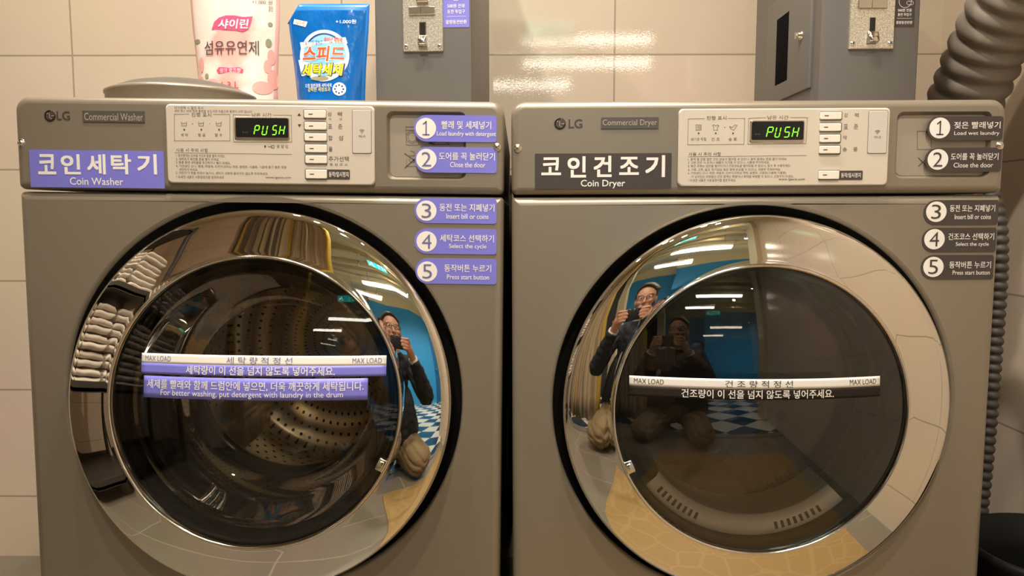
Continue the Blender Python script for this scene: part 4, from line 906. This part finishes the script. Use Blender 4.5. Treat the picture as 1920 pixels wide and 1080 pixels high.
b = MB(M['rack']); b.tube([(-1.28, -1.78, 2.585), (-0.34, -1.78, 2.585)], 0.011, 12); b.box(-0.355, -0.335, -1.79, -1.77, 2.58, CE)
for i in range(10): b.loops([[(-1.255+i*0.094+dx, -1.78+0.017*math.cos(t*math.pi/6), 2.575+0.020*math.sin(t*math.pi/6)) for t in range(12)] for dx in (-0.002, 0.002)], 0, True)
tag(b.build('curtain_rod'), 'dark rod with rings carrying the striped curtain', 'curtain rod')
# exit sign
ex = empty('exit_sign', (0.22, -2.55, 2.12), label='green glowing exit sign hanging from the hall ceiling', cat='sign')
b = MB(M['lamp_case']); b.rbox(-0.17, 0.17, -0.02, 0.02, -0.065, 0.065, 0.005); b.build('case', ex)
b = MB(M['exit'], M['exit_white']); b.plate(rrect(-0.16, 0.16, -0.056, 0.056, 0.004), 0.0205, 0.0225, 0)
def gl(pts, wd): b.line(pts, wd, 0.0228, 1)
gl([(-0.10, 0.02), (-0.13, -0.01)], 0.016); gl([(-0.10, 0.02), (-0.085, -0.015), (-0.07, -0.045)], 0.014); gl([(-0.115, 0.0), (-0.14, -0.04)], 0.012); b.flat(circle(-0.095, 0.038, 0.011, 16), 0.0228, 1)
gl([(0.02, -0.04), (0.02, 0.042), (0.085, 0.042), (0.085, -0.04)], 0.008); gl([(0.10, 0.0), (0.145, 0.0), (0.128, 0.018)], 0.010); gl([(0.145, 0.0), (0.128, -0.018)], 0.010)
b.build('face', ex)
for sx in (-0.12, 0.12):
    b = MB(M['steel']); b.tube([(sx, 0, 0.065), (sx, 0, 0.96)], 0.004, 8); b.build('hanger', ex)

# ------------------------------------------------------------------ the person taking the photo, and the phone
def blob(parts, voxel, name, m, parent=None, smooth=6, fold=0):
    """one continuous skin grown over tapered limbs (p, q, r0, r1) and ellipsoids (c, (rx, ry, rz))"""
    bm = bmesh.new()
    for pt in parts:
        if len(pt) == 4:
            p, q, r0, r1 = Vector(pt[0]), Vector(pt[1]), pt[2], pt[3]; ax = (q-p); L = ax.length; rot = Vector((0, 0, 1)).rotation_difference(ax)
            prof = [(-r0*math.cos(t*math.pi/12), r0*math.sin(t*math.pi/12)) for t in range(0, 7)]+[(L+r1*math.sin(t*math.pi/12), r1*math.cos(t*math.pi/12)) for t in range(0, 7)]
            lps = []
            for z, r in prof: lps.append([bm.verts.new(p+rot @ Vector((max(r, 1e-4)*math.cos(k*math.pi/8), max(r, 1e-4)*math.sin(k*math.pi/8), z))) for k in range(16)])
            for a, c in zip(lps, lps[1:]):
                for k in range(16): bm.faces.new((a[k], a[(k+1) % 16], c[(k+1) % 16], c[k]))
            bm.faces.new(list(reversed(lps[0]))); bm.faces.new(lps[-1])
        else:
            s_ = bmesh.ops.create_uvsphere(bm, u_segments=24, v_segments=16, radius=1); mm = Matrix.Translation(pt[0]) @ Euler(pt[2] if len(pt) > 2 else (0, 0, 0)).to_matrix().to_4x4() @ Matrix.Diagonal((*pt[1], 1))
            for v in s_['verts']: v.co = mm @ v.co
    me = bpy.data.meshes.new(name); bm.to_mesh(me); bm.free(); o = link(name, me)
    md = o.modifiers.new('r', 'REMESH'); md.mode = 'VOXEL'; md.voxel_size = voxel; md.use_smooth_shade = True
    sm = o.modifiers.new('s', 'SMOOTH'); sm.iterations = smooth; sm.factor = 0.5
    dg = bpy.context.evaluated_depsgraph_get(); me2 = bpy.data.meshes.new_from_object(o.evaluated_get(dg)); me2.name = name
    o.modifiers.clear(); o.data = me2; bpy.data.meshes.remove(me)
    me2.materials.clear(); me2.materials.append(m)
    if parent: o.parent = parent
    if fold:
        for v in me2.vertices:
            c = v.co; q = math.sin(c.x*31+c.y*17+c.z*58)+0.6*math.sin(c.x*-47+c.y*39+c.z*44+1.3)
            v.co = c+v.normal*fold*(abs(q)-0.6)
    return o
PY = -1.066        # phone plane
ps = empty('person', (0.0, -1.55, 0), label='dark-haired person kneeling in navy jacket and khaki trousers, holding up a phone', cat='person')
mv = Vector((0.0, 1.55, 0))
def V(x, y, z): return (x, y+1.55, z)
HD = (0.03, -1.36, 0.955)      # head centre
body = []
body += [(V(0, -1.60, 0.33), V(0, -1.53, 0.56), 0.115, 0.115), (V(0, -1.53, 0.56), V(0.0, -1.48, 0.72), 0.12, 0.125), (V(-0.13, -1.48, 0.745), V(0.13, -1.48, 0.745), 0.06, 0.06), (V(0.0, -1.46, 0.78), V(0.02, -1.40, 0.90), 0.055, 0.052)]
body += [(V(HD[0], HD[1], HD[2]+0.03), (0.076, 0.094, 0.098)), (V(HD[0], HD[1]+0.022, HD[2]-0.045), (0.060, 0.070, 0.065)), (V(HD[0], HD[1]+0.07, HD[2]-0.085), (0.026, 0.022, 0.020))]
body += [(V(HD[0], HD[1]+0.090, HD[2]+0.022), V(HD[0], HD[1]+0.106, HD[2]-0.018), 0.008, 0.013), (V(HD[0]-0.012, HD[1]+0.092, HD[2]-0.020), (0.010, 0.010, 0.008)), (V(HD[0]+0.012, HD[1]+0.092, HD[2]-0.020), (0.010, 0.010, 0.008))]
body += [(V(HD[0]-0.024, HD[1]+0.086, HD[2]-0.050), V(HD[0]+0.024, HD[1]+0.086, HD[2]-0.050), 0.008, 0.008)]
for s_ in (-1, 1):
    body += [(V(HD[0]+s_*0.079, HD[1]-0.005, HD[2]), (0.010, 0.020, 0.033)), (V(HD[0]+s_*0.034, HD[1]+0.074, HD[2]+0.040), (0.026, 0.014, 0.008)), (V(HD[0]+s_*0.042, HD[1]+0.068, HD[2]-0.012), (0.022, 0.018, 0.018))]
    sh, el, wr = (s_*0.185, -1.48, 0.75), (s_*0.285, -1.31, 0.545), (s_*0.135, -1.135, 0.775)
    body += [(V(*sh), V(*el), 0.05, 0.040), (V(*el), V(*wr), 0.040, 0.027)]
    # hand: palm behind the phone's lower corner, fingers curling up its back edge, thumb on the screen side
    pm = (s_*0.105, -1.098, 0.822)
    body += [(V(*wr), V(*pm), 0.026, 0.029), (V(s_*0.088, -1.088, 0.812), V(s_*0.098, -1.092, 0.856), 0.016, 0.017)]
    for i, (zk, ln) in enumerate(((0.868, 0.052), (0.848, 0.060), (0.828, 0.058), (0.810, 0.046))):
        k0 = (s_*(0.112-0.004*i), -1.082, zk-0.010); k1 = (s_*(0.096-0.002*i), -1.054-0.002*i, zk); k2 = (s_*(0.096-ln*0.62), -1.0545, zk+0.003); k3 = (s_*(0.096-ln*0.95), -1.0560, zk+0.002)
        body += [(V(*pm), V(*k0), 0.012, 0.0100), (V(*k0), V(*k1), 0.0098, 0.0088), (V(*k1), V(*k2), 0.0086, 0.0078), (V(*k2), V(*k3), 0.0076, 0.0068)]
    t0, t1, t2 = (s_*0.098, -1.100, 0.835), (s_*0.080, -1.096, 0.862), (s_*0.058, -1.086, 0.872)
    body += [(V(*pm), V(*t0), 0.015, 0.012), (V(*t0), V(*t1), 0.0115, 0.0100), (V(*t1), V(*t2), 0.0098, 0.0082)]
    hp, kn, an, to = (s_*0.10, -1.62, 0.27), (s_*0.235, -1.27, 0.118), (s_*0.13, -1.70, 0.085), (s_*0.13, -1.80, 0.035)
    body += [(V(*hp), V(*kn), 0.075, 0.052), (V(*kn), V(*an), 0.050, 0.034), (V(*an), V(*to), 0.034, 0.026)]
bo = blob(body, 0.0052, 'body', M['skin'], ps, 4)
jk = [(V(0, -1.60, 0.36), V(0, -1.53, 0.56), 0.158, 0.148), (V(0, -1.53, 0.56), V(0, -1.48, 0.71), 0.150, 0.148), (V(-0.14, -1.48, 0.745), V(0.14, -1.48, 0.745), 0.078, 0.078), (V(-0.06, -1.47, 0.76), V(0.06, -1.47, 0.76), 0.086, 0.086), (V(-0.09, -1.57, 0.30), V(-0.05, -1.53, 0.46), 0.195, 0.170), (V(0.09, -1.57, 0.30), V(0.05, -1.53, 0.46), 0.195, 0.170)]
for s_ in (-1, 1):
    sh, el, wr = (s_*0.185, -1.48, 0.75), (s_*0.285, -1.31, 0.545), (s_*0.153, -1.157, 0.745)
    jk += [(V(*sh), V(*el), 0.080, 0.068), (V(*el), V(*wr), 0.068, 0.044)]
blob(jk, 0.009, 'jacket', M['jacket'], ps, 5, 0.005)
tr = []
for s_ in (-1, 1):
    hp, kn, an = (s_*0.10, -1.62, 0.245), (s_*0.235, -1.27, 0.118), (s_*0.13, -1.66, 0.085)
    tr += [(V(*hp), V(*kn), 0.130, 0.108), (V(*kn), V(*an), 0.092, 0.060)]
tr += [(V(0, -1.63, 0.24), (0.17, 0.13, 0.12))]
blob(tr, 0.008, 'trousers', M['trousers'], ps, 4, 0.010)
for s_ in (-1, 1):
    an, to = (s_*0.13, -1.72, 0.075), (s_*0.13, -1.85, 0.042)
    blob([(V(*an), V(*to), 0.050, 0.038), (V(s_*0.13, -1.69, 0.055), V(*an), 0.045, 0.048)], 0.007, 'shoe', M['shoe'], ps, 3)
    a, c = Vector(V(s_*0.153, -1.157, 0.745)), Vector(V(s_*0.135, -1.135, 0.775)); b = MB(M['shirt']); e = a+(c-a)*0.85
    b.tube([a+(a-c)*0.3, a, e, e+(a-c)*0.1, a], [0.038, 0.0375, 0.0345, 0.031, 0.031], 20, 0, False); b.build('shirt_cuff', ps)
b = MB(M['shirt']); b.loops([[(0.015+r*1.05*math.cos(t*math.pi/12), 0.10+dy+r*math.sin(t*math.pi/12), z) for t in range(24)] for r, dy, z in ((0.088, -0.02, 0.795), (0.072, 0.0, 0.835), (0.064, 0.015, 0.868), (0.060, 0.015, 0.866), (0.062, 0.0, 0.80))], 0, True); b.build('shirt_collar', ps)
hr = [(V(HD[0], HD[1]-0.032, HD[2]+0.046), (0.087, 0.092, 0.092)), (V(HD[0], HD[1]-0.050, HD[2]), (0.078, 0.060, 0.090))]
for i in range(9):      # strands combed back from the hairline
    u = -1+i/4; hx = HD[0]+u*0.062; hz = HD[2]+0.112-0.036*u*u
    hr += [(V(hx*1.0, HD[1]+0.070-0.034*u*u, hz+0.004), V(HD[0]+u*0.070+0.008, HD[1]-0.03, HD[2]+0.138-0.050*u*u), 0.013, 0.019)]
for s_ in (-1, 1): hr += [(V(HD[0]+s_*0.074, HD[1]-0.014, HD[2]+0.035), (0.014, 0.032, 0.045))]
blob(hr, 0.006, 'hair', M['hair'], ps, 3)
for s_ in (-1, 1):
    b = MB(M['white'], M['lens']); q = bmesh.new(); bmesh.ops.create_uvsphere(q, u_segments=16, v_segments=10, radius=0.0125); b.merge(q, 0, True, Matrix.Translation(V(HD[0]+s_*0.033, HD[1]+0.074, HD[2]+0.020)))
    q = bmesh.new(); bmesh.ops.create_uvsphere(q, u_segments=14, v_segments=8, radius=0.0066); b.merge(q, 1, True, Matrix.Translation(V(HD[0]+s_*0.033, HD[1]+0.0815, HD[2]+0.020))); b.build('eye', ps)
gs = MB(M['black'])
for s_ in (-1, 1):
    P = [V(HD[0]+s_*0.034+0.026*math.cos(t*math.pi/10), HD[1]+0.098, HD[2]+0.018+0.020*math.sin(t*math.pi/10)) for t in range(21)]; gs.tube(P, 0.0016, 8, 0, False)
    gs.tube([V(HD[0]+s_*0.060, HD[1]+0.098, HD[2]+0.026), V(HD[0]+s_*0.084, HD[1]+0.06, HD[2]+0.026), V(HD[0]+s_*0.086, HD[1]-0.01, HD[2]+0.024)], 0.0016, 8)
gs.tube([V(HD[0]-0.009, HD[1]+0.099, HD[2]+0.022), V(HD[0], HD[1]+0.101, HD[2]+0.025), V(HD[0]+0.009, HD[1]+0.099, HD[2]+0.022)], 0.0016, 8); gs.build('eyeglasses', ps)
# smartphone, held landscape; the picture is taken through its lens
ph = empty('smartphone', (0.0, PY, 0.842), label='dark smartphone held sideways in both hands of the kneeling person', cat='phone')
b = MB(M['phone']); b.rbox(-0.080, 0.080, -0.004, 0.004, -0.038, 0.038, 0.0028); b.build('phone_body', ph)
b = MB(M['screen']); b.rbox(-0.077, 0.077, -0.0046, -0.0036, -0.0355, 0.0355, 0.0004); b.build('phone_screen', ph)
for x, z in ((-0.030, 0.028), (0.0, 0.028), (0.030, 0.028)):
    b = MB(M['steel'], M['lens']); b.lathe([(0.0075, 0.0038), (0.0075, 0.0058), (0.0062, 0.0060)], 24, 0, (x, z)); b.lathe([(0.0062, 0.0058), (0.003, 0.0061), (0.0003, 0.0062)], 24, 1, (x, z)); b.build('camera_lens', ph)
